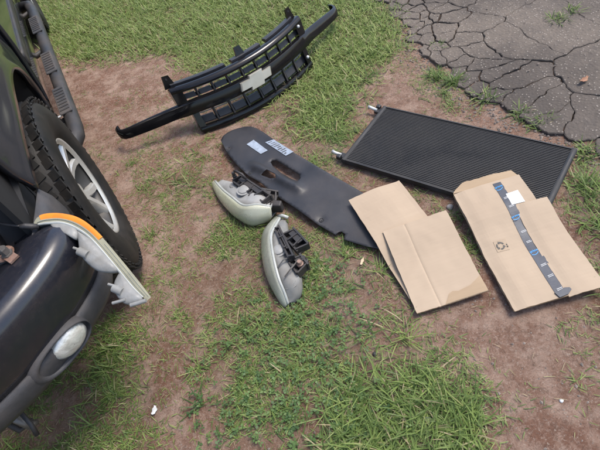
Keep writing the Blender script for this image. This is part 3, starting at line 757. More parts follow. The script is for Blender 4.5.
add_loop(SH); add_loop(HO1); add_loop(HO2)
for i in range(60):
    for j in range(110):
        x, y = -.24+i*.0105, .99+j*.0095
        if inside(x, y, SH) and dist_poly(x, y, SH) > .006 and not inside(x, y, HO1) and not inside(x, y, HO2) and dist_poly(x, y, HO1) > .004 and dist_poly(x, y, HO2) > .004:
            pts2.append(Vector((x+.002*random.random(), y)))
vo_, _, fo_, *_r = delaunay_2d_cdt(pts2, edges2, [], 0, 1e-5)
bm = bmesh.new(); vb = [bm.verts.new((v.x-SC[0], v.y-SC[1], shield_z(v.x, v.y))) for v in vo_]
for f in fo_:
    cx = sum(vo_[k].x for k in f)/len(f); cy = sum(vo_[k].y for k in f)/len(f)
    if inside(cx, cy, SH) and not inside(cx, cy, HO1) and not inside(cx, cy, HO2): bm.faces.new([vb[k] for k in f])
bmesh.ops.delete(bm, geom=[v for v in bm.verts if not v.link_faces], context='VERTS')
shroud = empty('radiator_shroud', (*SC, 0)); tag(shroud, 'long black plastic radiator shroud panel with oval opening and two label stickers', 'car panel')
o = obj('panel', bm, 'shield', shroud, 'auto'); mod_solid(o, .003, 1 if o.data.polygons[0].normal.z < 0 else -1)
def drape(name, poly, mat, lift, parent=shroud):
    """thin label following the panel, cut from a quad"""
    a, b, c_, d = [Vector(p_) for p_ in poly]; bm = bmesh.new(); n1, n2 = 10, 5; g = []
    for i in range(n1+1):
        row = []
        for j in range(n2+1):
            P = a.lerp(d, j/n2).lerp(b.lerp(c_, j/n2), 0) if False else (a.lerp(d, i/n1)).lerp(b.lerp(c_, i/n1), j/n2)
            row.append(bm.verts.new((P.x-SC[0], P.y-SC[1], shield_z(P.x, P.y)+lift)))
        g.append(row)
    for i in range(n1):
        for j in range(n2): bm.faces.new((g[i][j], g[i][j+1], g[i+1][j+1], g[i+1][j]))
    o = obj(name, bm, mat, parent); mod_solid(o, .0006, 0); return o
st1 = drape('label_sticker', [(-.11, 1.854), (-.071, 1.868), (-.023, 1.755), (-.059, 1.747)], 'sticker_blue', .0025)
st2 = drape('label_sticker', [(-.021, 1.818), (.022, 1.812), (.088, 1.676), (.048, 1.673)], 'sticker_blue', .0025)
rl = random.Random(3)
for k in range(9):                                        # printed lines too small to read
    f = .07+.10*k; A, B = Vector((-.021, 1.818)).lerp(Vector((.048, 1.673)), f), Vector((.022, 1.812)).lerp(Vector((.088, 1.676)), f)
    q0 = rl.uniform(.06, .35); A2, B2 = A.lerp(B, q0), A.lerp(B, min(.94, q0+rl.uniform(.2, .7))); off = Vector((.0014, -.0036))*rl.uniform(.6, 1.5)
    drape('printed_line', [A2, B2, B2+off, A2+off], 'ink', .0035, st2)
for hx, hy in ((-.132, 1.652), (.088, 1.242), (-.203, 1.88)):
    bm = bmesh.new(); lathe(bm, [(.0, .0), (.006, .0), (.009, .003), (.011, .0025), (.012, .0)], 14, 'Z', (hx-SC[0], hy-SC[1], shield_z(hx, hy)+.0015)); obj('clip_hole', bm, 'cavity' if hx > -.2 else 'black_plastic', shroud)

# ------------------------------------------------------------------ condenser
cd = empty('car_condenser', (.692, 1.330, .009), R(-50.2)); tag(cd, 'flat black car condenser with fine fins lying at the asphalt edge', 'condenser')
LX, LY = .844, .389
bm = bmesh.new(); nt_ = 42
for k in range(nt_):
    y = -LY/2+.012 + (LY-.024)*k/(nt_-1)
    box(bm, (0, y, .013), (LX-.03, 0.0026, .017))
tb = obj('flat_tubes', bm, 'condenser', cd); tag(tb, kind='stuff')
bm = bmesh.new(); box(bm, (0, 0, .012), (LX-.035, LY-.02, .013)); obj('fin_core', bm, 'fins', cd)
for s in (-1, 1):
    bm = bmesh.new(); tube(bm, [(s*(LX/2-.008), -LY/2, .014), (s*(LX/2-.008), LY/2, .014)], .0125, 14); obj('header_tank', bm, 'condenser', cd, 'auto')
    bm = bmesh.new(); box(bm, (0, s*(LY/2-.004), .013), (LX-.03, .006, .024)); obj('side_rail', bm, 'condenser', cd)
    bm = bmesh.new(); box(bm, (-LX/2-.012, s*(LY/2-.03), .012), (.035, .032, .014), bev=.004)
    box(bm, (-LX/2-.02, s*(LY/2-.012), .02), (.022, .022, .022), bev=.005); br = obj('mounting_bracket', bm, 'black_plastic', cd)
    bm = bmesh.new(); tube(bm, [(-LX/2-.02, s*(LY/2-.03), .016), (-LX/2-.055, s*(LY/2-.028), .022), (-LX/2-.066, s*(LY/2-.03), .022)], [.008, .0075, .010], 10); obj('pipe_stub', bm, 'alloy', br, True)

# ------------------------------------------------------------------ the two headlights
def headlight(label, B, T, K, lens_m, house_m, bracket, name='headlight'):
    B = [Vector(p_) for p_ in B]; T = [Vector(p_) for p_ in T]; K = [Vector(p_) for p_ in K]
    c0 = sum(B+K, Vector())/(len(B)+len(K)); c0.z = 0
    h = empty(name, tuple(c0)); tag(h, label, 'headlight', 'headlights lying on the grass')
    B, T, K = [cr([p_-c0 for p_ in q_], 4) for q_ in (B, T, K)]
    bm = bmesh.new(); n_ = len(B); rows = []
    back = sum(K, Vector())/len(K)
    for b, t in zip(B, T):
        o_ = (b-back); o_.z = 0; o_ = o_.normalized() if o_.length > 1e-4 else Vector((1, 0, 0)); hgt = (t-b).length; row = []
        for j in range(8):
            f = j/7; row.append(b.lerp(t, f) + o_*(.16*hgt*math.sin(math.pi*f)) )
        rows.append(row)
    ring_loft(bm, rows, closed=False); ln = obj('lens', bm, lens_m, h, True); mod_solid(ln, .004, 0)
    bm = bmesh.new(); rings = []                          # bright rim along the lens edge
    for i, (t, k) in enumerate(zip(T, K)):
        d_ = (k-t).normalized(); rings.append([t+Vector((0, 0, .004)), t+d_*.010+Vector((0, 0, .004)), t+d_*.010-Vector((0, 0, .004)), t-Vector((0, 0, .006))])
    ring_loft(bm, rings); obj('lens_rim', bm, 'lens_edge', ln, True)
    bm = bmesh.new(); rows = []                           # moulded housing behind the lens
    for i, (b, t, k) in enumerate(zip(B, T, K)):
        f_ = i/(n_-1); bow = .018*math.sin(math.pi*((f_*2.2) % 1))
        dk = Vector((k.x, k.y, .004)); row = [t.lerp(k, .06)-Vector((0, 0, .008)), t.lerp(k, .3)-Vector((0, 0, .014-bow)), t.lerp(k, .6)-Vector((0, 0, .008-bow*1.2)), t.lerp(k, .85)-Vector((0, 0, .002)), k, k.lerp(dk, .5)+(k-t).normalized()*.006, dk, b.lerp(dk, .1)+Vector((0, 0, .004))]
        rows.append(row)
    ring_loft(bm, rows, closed=False); ho = obj('housing', bm, house_m, h, True); mod_solid(ho, .003, 0)
    bracket(h, c0); return h
def beam(h, c0, A, Bp, w, hgt, ribs, mat='black_plastic', name='mounting_frame', side=1):
    A, Bp = Vector(A)-c0, Vector(Bp)-c0; d_ = (Bp-A); l = d_.length; ang = math.atan2(d_.y, d_.x); mt = Matrix.Translation(A.lerp(Bp, .5)) @ Matrix.Rotation(ang, 4, 'Z') @ Matrix.Rotation(-math.asin(d_.z/l), 4, 'Y')
    bm = bmesh.new()
    def bx(cx, cy, cz, sx, sy, sz): bmesh.ops.create_cube(bm, size=1, matrix=mt @ Matrix.Translation((cx, cy, cz)) @ Matrix.Diagonal((sx, sy, sz, 1)))
    bx(0, side*w*.5, .0, l, .007, hgt); bx(0, -side*w*.5, -.004, l*.95, .007, hgt*.8); bx(0, 0, -hgt*.35, l*.98, w, .006); bx(-l*.08, side*w*.22, hgt*.30, l*.62, w*.62, .005)
    fr_ = obj(name, bm, mat, h)
    for k in range(ribs):
        bm = bmesh.new(); f = -.46 + .92*k/(ribs-1)
        bmesh.ops.create_cube(bm, size=1, matrix=mt @ Matrix.Translation((f*l, 0, .001*(k % 2))) @ Matrix.Rotation(.25*(k % 3-1), 4, 'Z') @ Matrix.Diagonal((.006, w*1.02, hgt*.9, 1)))
        obj('rib', bm, mat, fr_)
    return fr_
def knob(h, c0, P, r, hgt, mat, name='adjuster'):
    bm = bmesh.new(); P = Vector(P)-c0
    lathe(bm, [(.0, hgt), (r*.6, hgt), (r*.75, hgt*.8), (r*.75, hgt*.5), (r, hgt*.45), (r, 0)], 12, 'Z', P); return obj(name, bm, mat, h, 'auto')
def br1(h, c0):
    f = beam(h, c0, (-.196, 1.585, .088), (-.088, 1.385, .088), .042, .030, 5)
    beam(h, c0, (-.150, 1.47, .085), (-.052, 1.415, .06), .05, .026, 3)
    knob(h, c0, (-.198, 1.59, .09), .010, .035, 'black_plastic'); knob(h, c0, (-.175, 1.50, .085), .034, .012, 'housing', 'bulb_cap'); knob(h, c0, (-.215, 1.565, .06), .028, .018, 'housing_dark', 'bulb_cap')
    bm = bmesh.new(); box(bm, Vector((-.065, 1.375, .05))-c0, (.05, .03, .05), Matrix.Rotation(-.5, 4, 'Z'), bev=.006); obj('socket', bm, 'black_plastic', h)
    bm = bmesh.new(); tube(bm, [Vector(v_)-c0 for v_ in ((-.19, 1.60, .12), (-.18, 1.575, .135), (-.16, 1.55, .13), (-.15, 1.535, .11))], .006, 8); obj('hook_arm', bm, 'black_plastic', h, True)
def br2(h, c0):
    beam(h, c0, (-.088, 1.215, .10), (-.070, 1.045, .105), .018, .032, 4)
    beam(h, c0, (-.052, 1.185, .085), (-.018, 1.085, .085), .048, .036, 4)
    beam(h, c0, (-.062, 1.055, .08), (-.045, 1.00, .075), .05, .045, 3)
    knob(h, c0, (-.048, 1.020, .085), .013, .028, 'rust'); knob(h, c0, (-.030, 1.04, .06), .014, .04, 'black_plastic')
    knob(h, c0, (-.108, 1.115, .085), .030, .018, 'housing', 'bulb_cap'); knob(h, c0, (-.106, .985, .055), .034, .022, 'housing_dark', 'bulb_cap')
    for dx in (0, .05):
        bm = bmesh.new(); tube(bm, [Vector(v_)-c0 for v_ in ((-.13+dx*.3, 1.035-dx, .10), (-.10+dx*.3, 1.05-dx, .112), (-.066+dx*.2, 1.06-dx*.6, .10))], .0028, 6); obj('wire_bail', bm, 'steel', h)
    bm = bmesh.new(); tube(bm, [Vector(v_)-c0 for v_ in ((-.07, 1.32, .05), (-.055, 1.305, .062), (-.035, 1.285, .060))], .007, 8); obj('lens_lug', bm, 'lens_edge', h, True)
headlight('yellow-hazed headlight unit, its corner turned to the shroud, black frame on top',
  [(-.323, 1.692, .015), (-.312, 1.607, .01), (-.285, 1.518, .005), (-.244, 1.428, .005), (-.193, 1.361, .005), (-.113, 1.348, .01)],
  [(-.306, 1.684, .035), (-.274, 1.578, .06), (-.235, 1.48, .085), (-.195, 1.396, .1), (-.138, 1.374, .1), (-.087, 1.35, .085)],
  [(-.269, 1.677, .03), (-.225, 1.617, .05), (-.170, 1.545, .07), (-.118, 1.49, .075), (-.085, 1.425, .075), (-.072, 1.394, .06)], 'lens', 'housing', br1)
headlight('greyer slim headlight unit lying lens edge up, tip pointing away from the shroud',
  [(-.105, 1.335, .02), (-.157, 1.292, .01), (-.179, 1.217, .005), (-.187, 1.106, .005), (-.179, 1.015, .005), (-.167, .95, .005), (-.154, .926, .005)],
  [(-.065, 1.318, .05), (-.098, 1.241, .09), (-.122, 1.182, .11), (-.135, 1.095, .11), (-.142, 1.003, .09), (-.14, .953, .06), (-.143, .922, .02)],
  [(-.050, 1.29, .05), (-.060, 1.206, .07), (-.062, 1.134, .07), (-.062, 1.052, .07), (-.072, .975, .07), (-.092, .94, .045), (-.123, .926, .02)], 'lens_grey', 'housing_dark', br2)

# ------------------------------------------------------------------ cardboard
def wob(x, y, s=1): return s*(.004*noise.noise(Vector((x*9, y*9, 3))) + .0012*noise.noise(Vector((x*30, y*30, 5))))
def card(name, w, l, th, parent, zf=None, mat='card', edge='card_edge', nx_=14, ny_=20, outline=None):
    """corrugated board: width along +X, length along -Y from the local origin, uneven edge, slightly warped"""
    bm = bmesh.new(); top = []; bot = []
    for j in range(ny_+1):
        rt, rb_ = [], []
        for i in range(nx_+1):
            x, y = w*i/nx_, -l*j/ny_
            if outline: x, y = outline(x, y)
            if i in (0, nx_): x += .0012*noise.noise(Vector((j*.9, i, w*50)))
            if j in (0, ny_): y += .0012*noise.noise(Vector((i*.9, j, l*50)))
            z = (zf(x, y) if zf else 0) + wob(x+l*7, y+w*9)
            rt.append(bm.verts.new((x, y, z+th))); rb_.append(bm.verts.new((x, y, z)))
        top.append(rt); bot.append(rb_)
    for j in range(ny_):
        for i in range(nx_):
            bm.faces.new((top[j][i], top[j+1][i], top[j+1][i+1], top[j][i+1])); bm.faces.new((bot[j][i], bot[j][i+1], bot[j+1][i+1], bot[j+1][i]))
    ef = []
    for j in range(ny_):
        for i in (0, nx_): ef.append(bm.faces.new((top[j][i], top[j+1][i], bot[j+1][i], bot[j][i])))
    for i in range(nx_):
        for j in (0, ny_): ef.append(bm.faces.new((top[j][i], top[j][i+1], bot[j][i+1], bot[j][i])))
    for f in ef: f.material_index = 1
    o = obj(name, bm, mat, parent, False); o.data.materials.append(M[edge]); return o
cb = empty('cardboard_sheet', (.218, 1.264, .010), R(5.5)); tag(cb, 'plain cardboard sheet lying half over the black shroud end', 'cardboard')
card('board', .226, .49, .004, cb, zf=lambda x, y: .036*sm(-.36, -.22, y)*(1-.4*sm(.12, .226, x)) + .006)
cf = empty('cardboard_sheet', (.281, 1.053, .028), R(-2.8)); tag(cf, 'creased cardboard sheet with a torn brown corner, lying on another sheet', 'cardboard')
fold = lambda x: -.002*math.exp(-((x-.084)/.004)**2)
cz = lambda x, y: .026*sm(-.17, -.02, y) + .006 - .016*sm(-.12, -.336, y) + fold(x) + .004*sm(.1, .25, x)
card('board', .246, .338, .006, cf, zf=cz, nx_=50)
# torn ply corner
bm = bmesh.new(); tp = [(.100, -.337), (.112, -.322), (.124, -.306), (.140, -.300), (.158, -.306), (.178, -.303), (.200, -.300), (.222, -.290), (.2455, -.276), (.2455, -.337)]
vs = [bm.verts.new((x, y, cz(x, y)+wob(x+.338*7, y+.246*9)+.0068)) for x, y in tp]; bm.faces.new(vs); o = obj('torn_patch', bm, 'card_torn', cf); mod_solid(o, .0008, 0)
# flattened carton on the right
cr_ = empty('flattened_carton', (.587, 1.103, .010), R(-4.7)); tag(cr_, 'flattened cardboard carton with dark printed tape and white label, against the condenser', 'cardboard box')
card('under_panel', .250, .492, .005, cr_, zf=lambda x, y: .002 + .036*sm(-.30, -.10, y))
lift = lambda y: .040*sm(-.30, -.10, y)
cz2 = lambda x, y: .010 + lift(y) + .006*sm(.0, .05, x)*1 - .004*sm(-.15, -.18, y)*sm(-.24, -.2, y)
card('main_panel', .252, .497, .004, cr_, zf=cz2, nx_=24, ny_=30)
def top2(x, y): return cz2(x, y)+wob(x+.497*7, y+.252*9)+.004
card('side_flap', .118, .368, .0045, cr_, zf=lambda x, y: .012 + .036*sm(-.30, -.10, y-.134) + .004*sm(.0, .04, x), outline=None).location = (.170, -.134, .006)
# torn top flap with ragged outline
bm = bmesh.new(); tp = [(0, .002)] + [(x, .006+.034*sm(0, .05, x)*(1-.25*sm(.15, .25, x)) + .007*noise.noise(Vector((x*38, 1, 0)))) for x in lin(.006, .238, 26)] + [(.247, .006), (.252, .0)]
vs = [bm.verts.new((x, y, .0535 + .10*max(0, y)*(.3+x))) for x, y in tp]; bm.faces.new(vs); o = obj('torn_flap', bm, 'card_torn', cr_); mod_solid(o, .004, 0)
# tape, label and printed marks follow the panel
def stick(name, poly, mat, lift, parent, th=.0005, n1=24, n2=4, fn=top2):
    a, b, c_, d = [Vector(p_) for p_ in poly]; bm = bmesh.new(); g = []
    for i in range(n1+1): g.append([bm.verts.new((P.x, P.y, fn(P.x, P.y)+lift)) for P in [a.lerp(d, i/n1).lerp(b.lerp(c_, i/n1), j/n2) for j in range(n2+1)]])
    for i in range(n1):
        for j in range(n2): bm.faces.new((g[i][j], g[i][j+1], g[i+1][j+1], g[i+1][j]))
    o = obj(name, bm, mat, parent); mod_solid(o, th, 0); return o
TA, TB, TC, TD = Vector((.146, -.012)), Vector((.176, -.012)), Vector((.176, -.484)), Vector((.138, -.486))
bm = bmesh.new(); g = []
for i in range(61):                                       # tape with ragged torn right edge
    f = i/60; A = TA.lerp(TD, f); B = TB.lerp(TC, f); B = B + Vector((.004*noise.noise(Vector((f*30, 2, 0))) - .005*max(0, noise.noise(Vector((f*14, 6, 0))))*2, 0))
    g.append([bm.verts.new((P.x, P.y, top2(P.x, P.y)+.0012)) for P in [A.lerp(B, j/3) for j in range(4)]])
for i in range(60):
    for j in range(3): bm.faces.new((g[i][j], g[i][j+1], g[i+1][j+1], g[i+1][j]))
tape = obj('printed_tape', bm, 'tape', cr_); mod_solid(tape, .0006, 0)
bm = bmesh.new(); vs = [(.136, -.478), (.172, -.470), (.186, -.474), (.188, -.482), (.172, -.494), (.142, -.498)]
ring_loft(bm, [[(x, y, top2(.15, -.48)+.001) for x, y in vs], [(x, y, top2(.15, -.48)+.006) for x, y in vs]]); obj('tape_end', bm, 'tape', tape)
def text_mesh(name, s, size, mat, parent, loc, rz):
    cu = bpy.data.curves.new('t', 'FONT'); cu.body = s; cu.size = size; cu.extrude = .0003; cu.align_x = 'CENTER'; cu.align_y = 'CENTER'; cu.resolution_u = 3; cu.offset = size*.018
    to = link(bpy.data.objects.new('t', cu)); bpy.context.view_layer.update()
    me = bpy.data.meshes.new_from_object(to.evaluated_get(bpy.context.evaluated_depsgraph_get())); bpy.data.objects.remove(to)
    me.materials.clear(); me.materials.append(M[mat]); o = link(bpy.data.objects.new(name, me)); o.parent = parent; o.location = loc; o.rotation_euler = (0, 0, rz); return o
for k, f in enumerate((.045, .335, .63)):
    P = TA.lerp(TD, f).lerp(TB.lerp(TC, f), .42); z = top2(P.x, P.y)
    text_mesh('printed_word', 'prime', .0125, 'blue', tape, (P.x, P.y, z+.0022), R(8))
    bm = bmesh.new(); pts_ = [Vector((P.x-.013+.026*i/8, P.y-.013-.004*math.sin(math.pi*i/8)+.007*(i/8)**2, z+.0022)) for i in range(9)]
    ring_loft(bm, [[p_+Vector((0, .0012, 0)), p_-Vector((0, .0012, 0))] for p_ in pts_], closed=False); obj('printed_stroke', bm, 'blue', tape)
for k, f in enumerate((.165, .25, .46, .545, .755, .85, .965)):
    P = TA.lerp(TD, f).lerp(TB.lerp(TC, f), .5); z = top2(P.x, P.y)
    for r_ in range(2):
        bm = bmesh.new()
        for q_ in range(5): box(bm, (P.x-.0075+.0038*q_, P.y-.005*r_+.0006*q_, z+(.0022 if f < .95 else .0042)), (.0026, .0022, .0004))
        obj('printed_stroke', bm, 'white', tape)
lab = stick('white_label', [(.166, -.075), (.212, -.072), (.212, -.128), (.164, -.128)], 'white', .0022, cr_, n1=6)
# recycling mark: three chasing arrows on a greyish printed square
mk = stick('printed_mark', [(.047, -.238), (.090, -.238), (.088, -.279), (.045, -.279)], 'greyink', .0012, cr_, n1=4, th=.0003)
for k in range(3):
    bm = bmesh.new(); cx, cy = .064, -.259; z = top2(cx, cy)+.0022; a0 = 2*math.pi*k/3+.3; rg = []
    for i in range(7):
        t = a0+1.35*i/6; rg.append([(cx+.0145*math.cos(t), cy+.0145*math.sin(t), top2(cx+.0145*math.cos(t), cy+.0145*math.sin(t))+.0022), (cx+.009*math.cos(t), cy+.009*math.sin(t), top2(cx+.009*math.cos(t), cy+.009*math.sin(t))+.0022)])
    ring_loft(bm, rg, closed=False); t = a0+1.35
    bm.faces.new([bm.verts.new((cx+r_*math.cos(tt), cy+r_*math.sin(tt), top2(cx+r_*math.cos(tt), cy+r_*math.sin(tt))+.0023)) for r_, tt in ((.0175, t), (.0118, t+.5), (.0062, t))]); obj('arrow', bm, 'ink', mk)
bm = bmesh.new()
for k in range(4): box(bm, (.0855, -.243-.008*k, top2(.085, -.26)+.002), (.004, .005, .0004))
obj('printed_stroke', bm, 'ink', mk)

# ------------------------------------------------------------------ small finds on the ground
def rock(name, x, y, r, mat, label, cat, flat=.7, seed=1):
    bm = bmesh.new(); bmesh.ops.create_icosphere(bm, subdivisions=2, radius=r)
    for v in bm.verts: v.co *= 1+.3*noise.noise(v.co*(1.2/r)+Vector((seed, 0, 0))); v.co.z *= flat
    o = obj(name, bm, mat, None, True, (x, y, ground_z(x, y)+r*flat*.5)); tag(o, label, cat); return o
rock('pebble', .571, 1.096, .013, 'stone', 'pale rounded pebble beside the carton corner', 'pebble')
rock('pebble', .525, .329, .006, 'white', 'tiny white stone on the bare dirt', 'pebble', seed=4)
rock('pebble', .085, .640, .008, 'ink', 'small black stone beside the long grass tuft', 'pebble', seed=6)
def flake(name, x, y, l, w, rz, mat, label, cat, curl=.3, z=None):
    bm = bmesh.new(); rg = []
    for i in range(7):
        f = i/6; wd = w*(math.sin(math.pi*(.12+.76*f)))*(1+.3*math.sin(i*2.1)); rg.append([(l*(f-.5), -wd/2, curl*l*(f-.5)**2+.001), (l*(f-.5), 0, curl*l*(f-.5)**2*.6), (l*(f-.5), wd/2, curl*l*(f-.5)**2+.003)])
    ring_loft(bm, rg, closed=False); o = obj(name, bm, mat, None, True, (x, y, (ground_z(x, y)+.006) if z is None else z)); o.rotation_euler = (0, .1, rz); mod_solid(o, .0012, 0); tag(o, label, cat); return o
flake('wood_chip', .172, .998, .036, .010, R(55), 'chip', 'pale splinter of wood on the grass near the cardboard', 'wood chip')
flake('paper_scrap', -.673, .72, .030, .016, R(70), 'white', 'white scrap on the bare dirt in the grass', 'scrap', .8)
flake('dead_leaf', 1.39, 1.485, .05, .022, R(20), 'deadleaf', 'reddish brown dead leaf on the asphalt', 'leaf', .8, .022)

# ------------------------------------------------------------------ grass, clover, straw and grit
def rect_poly(cx, cy, ang, x0, x1, y0, y1):
    ca, sa = math.cos(ang), math.sin(ang)
    return [(cx+ca*x-sa*y, cy+sa*x+ca*y) for x, y in ((x0, y0), (x1, y0), (x1, y1), (x0, y1))]
KEEP = [rect_poly(.692, 1.330, R(-50.2), -.435, .43, -.20, .20), rect_poly(.218, 1.264, R(5.5), 0, .226, -.49, 0), rect_poly(.281, 1.053, R(-2.8), 0, .246, -.338, 0), rect_poly(.587, 1.103, R(-4.7), 0, .32, -.52, .03),
        rect_poly(-.704, 1.515, R(-76), -4.2, .30, -1.8, -.12), rect_poly(-.704, 1.515, R(-57), -.15, .15, -.26, .02), SH,
        [(-.32, 1.69), (-.30, 1.56), (-.24, 1.42), (-.19, 1.36), (-.08, 1.34), (-.07, 1.42), (-.18, 1.56)], [(-.10, 1.33), (-.17, 1.28), (-.185, 1.1), (-.15, .925), (-.10, .94), (-.03, 1.05), (-.02, 1.2)]]
BB = [(min(p_[0] for p_ in q_), max(p_[0] for p_ in q_), min(p_[1] for p_ in q_), max(p_[1] for p_ in q_)) for q_ in KEEP]
def blocked(x, y):
    for q_, (a, b, c_, d) in zip(KEEP, BB):
        if a <= x <= b and c_ <= y <= d and inside(x, y, q_): return True
    return False
V_, T_, C_ = [], [], []; base_n = [0]
def blades(P, L_, Wd, az, lean, bend, tone_):
    """vectorised curved blades: 3 spans and a tip"""
    n = len(P); ts = np.array([0, .38, .72, 1.0]); d = np.stack([np.cos(az), np.sin(az)], -1); side = np.stack([-np.sin(az), np.cos(az), np.zeros(n)], -1)
    pos = P.copy(); vs_ = []; prev = 0
    for k, t_ in enumerate(ts):
        a = lean + bend*t_; st = (t_-prev)*L_; prev = t_
        pos = pos + np.concatenate([d*(np.sin(a)*st)[:, None], (np.cos(a)*st)[:, None]], -1)
        wk = Wd*(.75, 1, .72, 0)[k]
        if k < 3: vs_ += [pos-side*wk[:, None]/2, pos+side*wk[:, None]/2]
        else: vs_.append(pos)
    vs_ = np.stack(vs_, 1); vs_[:, :, 2] = np.maximum(vs_[:, :, 2], P[:, None, 2]+.002+.004*((np.arange(n) % 5)/5)[:, None]*(np.arange(7) > 1))
    tri_ = np.array([[0, 1, 3], [0, 3, 2], [2, 3, 5], [2, 5, 4], [4, 5, 6]])
    T_.append((tri_[None]+(np.arange(n)*7)[:, None, None]).reshape(-1, 3)+base_n[0]); base_n[0] += n*7
    V_.append(vs_.reshape(-1, 3)); C_.append(np.repeat(tone_, 7))
def flush(name, label, cat, mat='grass'):
    o = fast_mesh(name, np.concatenate(V_), tris=np.concatenate(T_), tone=np.concatenate(C_), mat=mat); tag(o, label, cat, kind='stuff')
    V_.clear(); T_.clear(); C_.clear(); base_n[0] = 0; return o
def tufts(n, x0, x1, y0, y1, prob, nb, l, w, lean, tone_rng, spread=.018):
    xs = rng.uniform(x0, x1, n); ys = rng.uniform(y0, y1, n); keep = [(x, y) for x, y, r_ in zip(xs, ys, rng.random(n)) if r_ < prob(x, y) and not blocked(x, y)]
    if not keep: return
    k = rng.integers(nb[0], nb[1]+1, len(keep)); C0 = np.repeat(np.array([(x, y, ground_z(x, y)) for x, y in keep]), k, axis=0); n_ = len(C0)
    tt = np.repeat(rng.uniform(*tone_rng, len(keep)), k) + rng.normal(0, .10, n_); ts_ = np.repeat(rng.uniform(.75, 1.2, len(keep)), k)
    C0[:, :2] += rng.normal(0, spread, (n_, 2)); dry = rng.random(n_) < .07; tt = np.where(dry, rng.uniform(.88, 1, n_), np.clip(tt, 0, .86))
    az = rng.uniform(0, 2*math.pi, n_)
    blades(C0, rng.uniform(*l, n_)*ts_, rng.uniform(*w, n_), az, R(1)*rng.uniform(*lean, n_), R(1)*rng.uniform(10, 60, n_), tt)
def clump(x, y, s1=5.5, s2=19):
    return .55*noise.noise(Vector((x*s1, y*s1, 11))) + .45*noise.noise(Vector((x*s2, y*s2, 17)))
def off_asphalt(x, y): return x < edge_x(y)-.01
def p_mid(x, y):
    if not off_asphalt(x, y): return 0
    d = grass_at(x, y)/9; c_ = clump(x, y); thr = .385 - .58*d
    return min(1, .25+d)*sm(thr-.08, thr+.16, c_) if d > .06 else 0
LONGP = [((.06, .46), .17), ((.18, .36), .12), ((-.05, .42), .12), ((.10, .28), .20), ((.17, .68), .045), ((.88, .56), .07), ((.84, .46), .06), ((1.06, .95), .07), ((1.00, .80), .06)]
def p_long(x, y):
    v = max(1-sm(.55*r_, 1.1*r_, math.hypot(x-a, y-b)) for (a, b), r_ in LONGP); return v*(1 if clump(x, y) > -.25 else .25) if off_asphalt(x, y) else 0
# worn yard: scattered short tufts, thin to thick
tufts(30000, -1.5, 1.4, .05, 2.3, p_mid, (3, 8), (.016, .042), (.0018, .0034), (25, 75), (.25, .8))
# fine sprigs all over the worn soil
tufts(30000, -1.5, 1.2, .05, 3.0, lambda x, y: .5*sm(.04, .40, grass_at(x, y)/9)*sm(-.35, .1, clump(x+5, y, 3, 11)) if off_asphalt(x, y) else 0, (2, 4), (.012, .032), (.0014, .0026), (25, 78), (.3, .85), .012)
# sprawling larger tufts
tufts(1500, -1.5, 1.3, .05, 2.3, lambda x, y: p_mid(x, y)*.55, (6, 12), (.05, .09), (.003, .005), (30, 72), (.15, .6), .012)
flush('patchy_grass', 'thin patchy grass tufts growing through the bare reddish dirt', 'grass')
tufts(7000, -.5, 1.4, -.3, 1.3, p_long, (4, 8), (.05, .105), (.0026, .0046), (15, 68), (.3, .75), .02)
flush('long_grass', 'long bright grass clump bordering the bare dirt', 'grass')
def p_lawn(x, y):
    if not off_asphalt(x, y): return 0
    d = grass_at(x, y)/9 if y < 4.7 else 1; return sm(.25, .8, d)*sm(-.75, -.1, clump(x, y, 3, 10)+.9*(d-.5))*sm(1.6, 2.4, y+.25*x)
tufts(26000, -2.6, 1.2, 1.7, 5.6, p_lawn, (6, 10), (.030, .075), (.0030, .0055), (20, 75), (.5, .9), .03)  # lighter blade tones than the yard: brighter light put into the colour
tufts(9000, -5, 1.0, 5.4, 10, lambda x, y: 1 if off_asphalt(x, y) else 0, (5, 7), (.05, .10), (.007, .011), (20, 70), (.35, .82), .05)
tufts(5000, -5, -2.4, 1, 5.6, lambda x, y: .8, (5, 7), (.05, .09), (.006, .009), (20, 70), (.35, .82), .05)
tufts(5000, -4, 2.0, -3, .1, lambda x, y: .6 if off_asphalt(x, y) else 0, (5, 8), (.04, .08), (.004, .007), (20, 70), (.2, .7), .03)
flush('lawn_grass', 'dense lawn grass beyond the grille, coloured as if sunlit', 'grass')
# weeds in the asphalt cracks and at its edge
WEED = [(.98, 2.62, .06), (.90, 1.90, .05), (.93, 1.80, .05), (1.0, 1.62, .06), (1.06, 1.45, .05), (1.10, 1.36, .06), (1.16, 1.13, .05), (1.22, 1.04, .06), (1.02, 2.12, .03), (1.60, 1.98, .06), (1.68, 2.0, .05)]
def p_weed(x, y): return max((1-sm(.3*r_, r_, math.hypot(x-a, y-b)) for a, b, r_ in WEED))
tufts(9000, .8, 1.9, .9, 2.8, p_weed, (4, 7), (.03, .075), (.003, .0055), (20, 72), (.2, .65), .008)
flush('crack_weeds', 'sparse weeds sprouting from the asphalt cracks and broken edge', 'weeds')
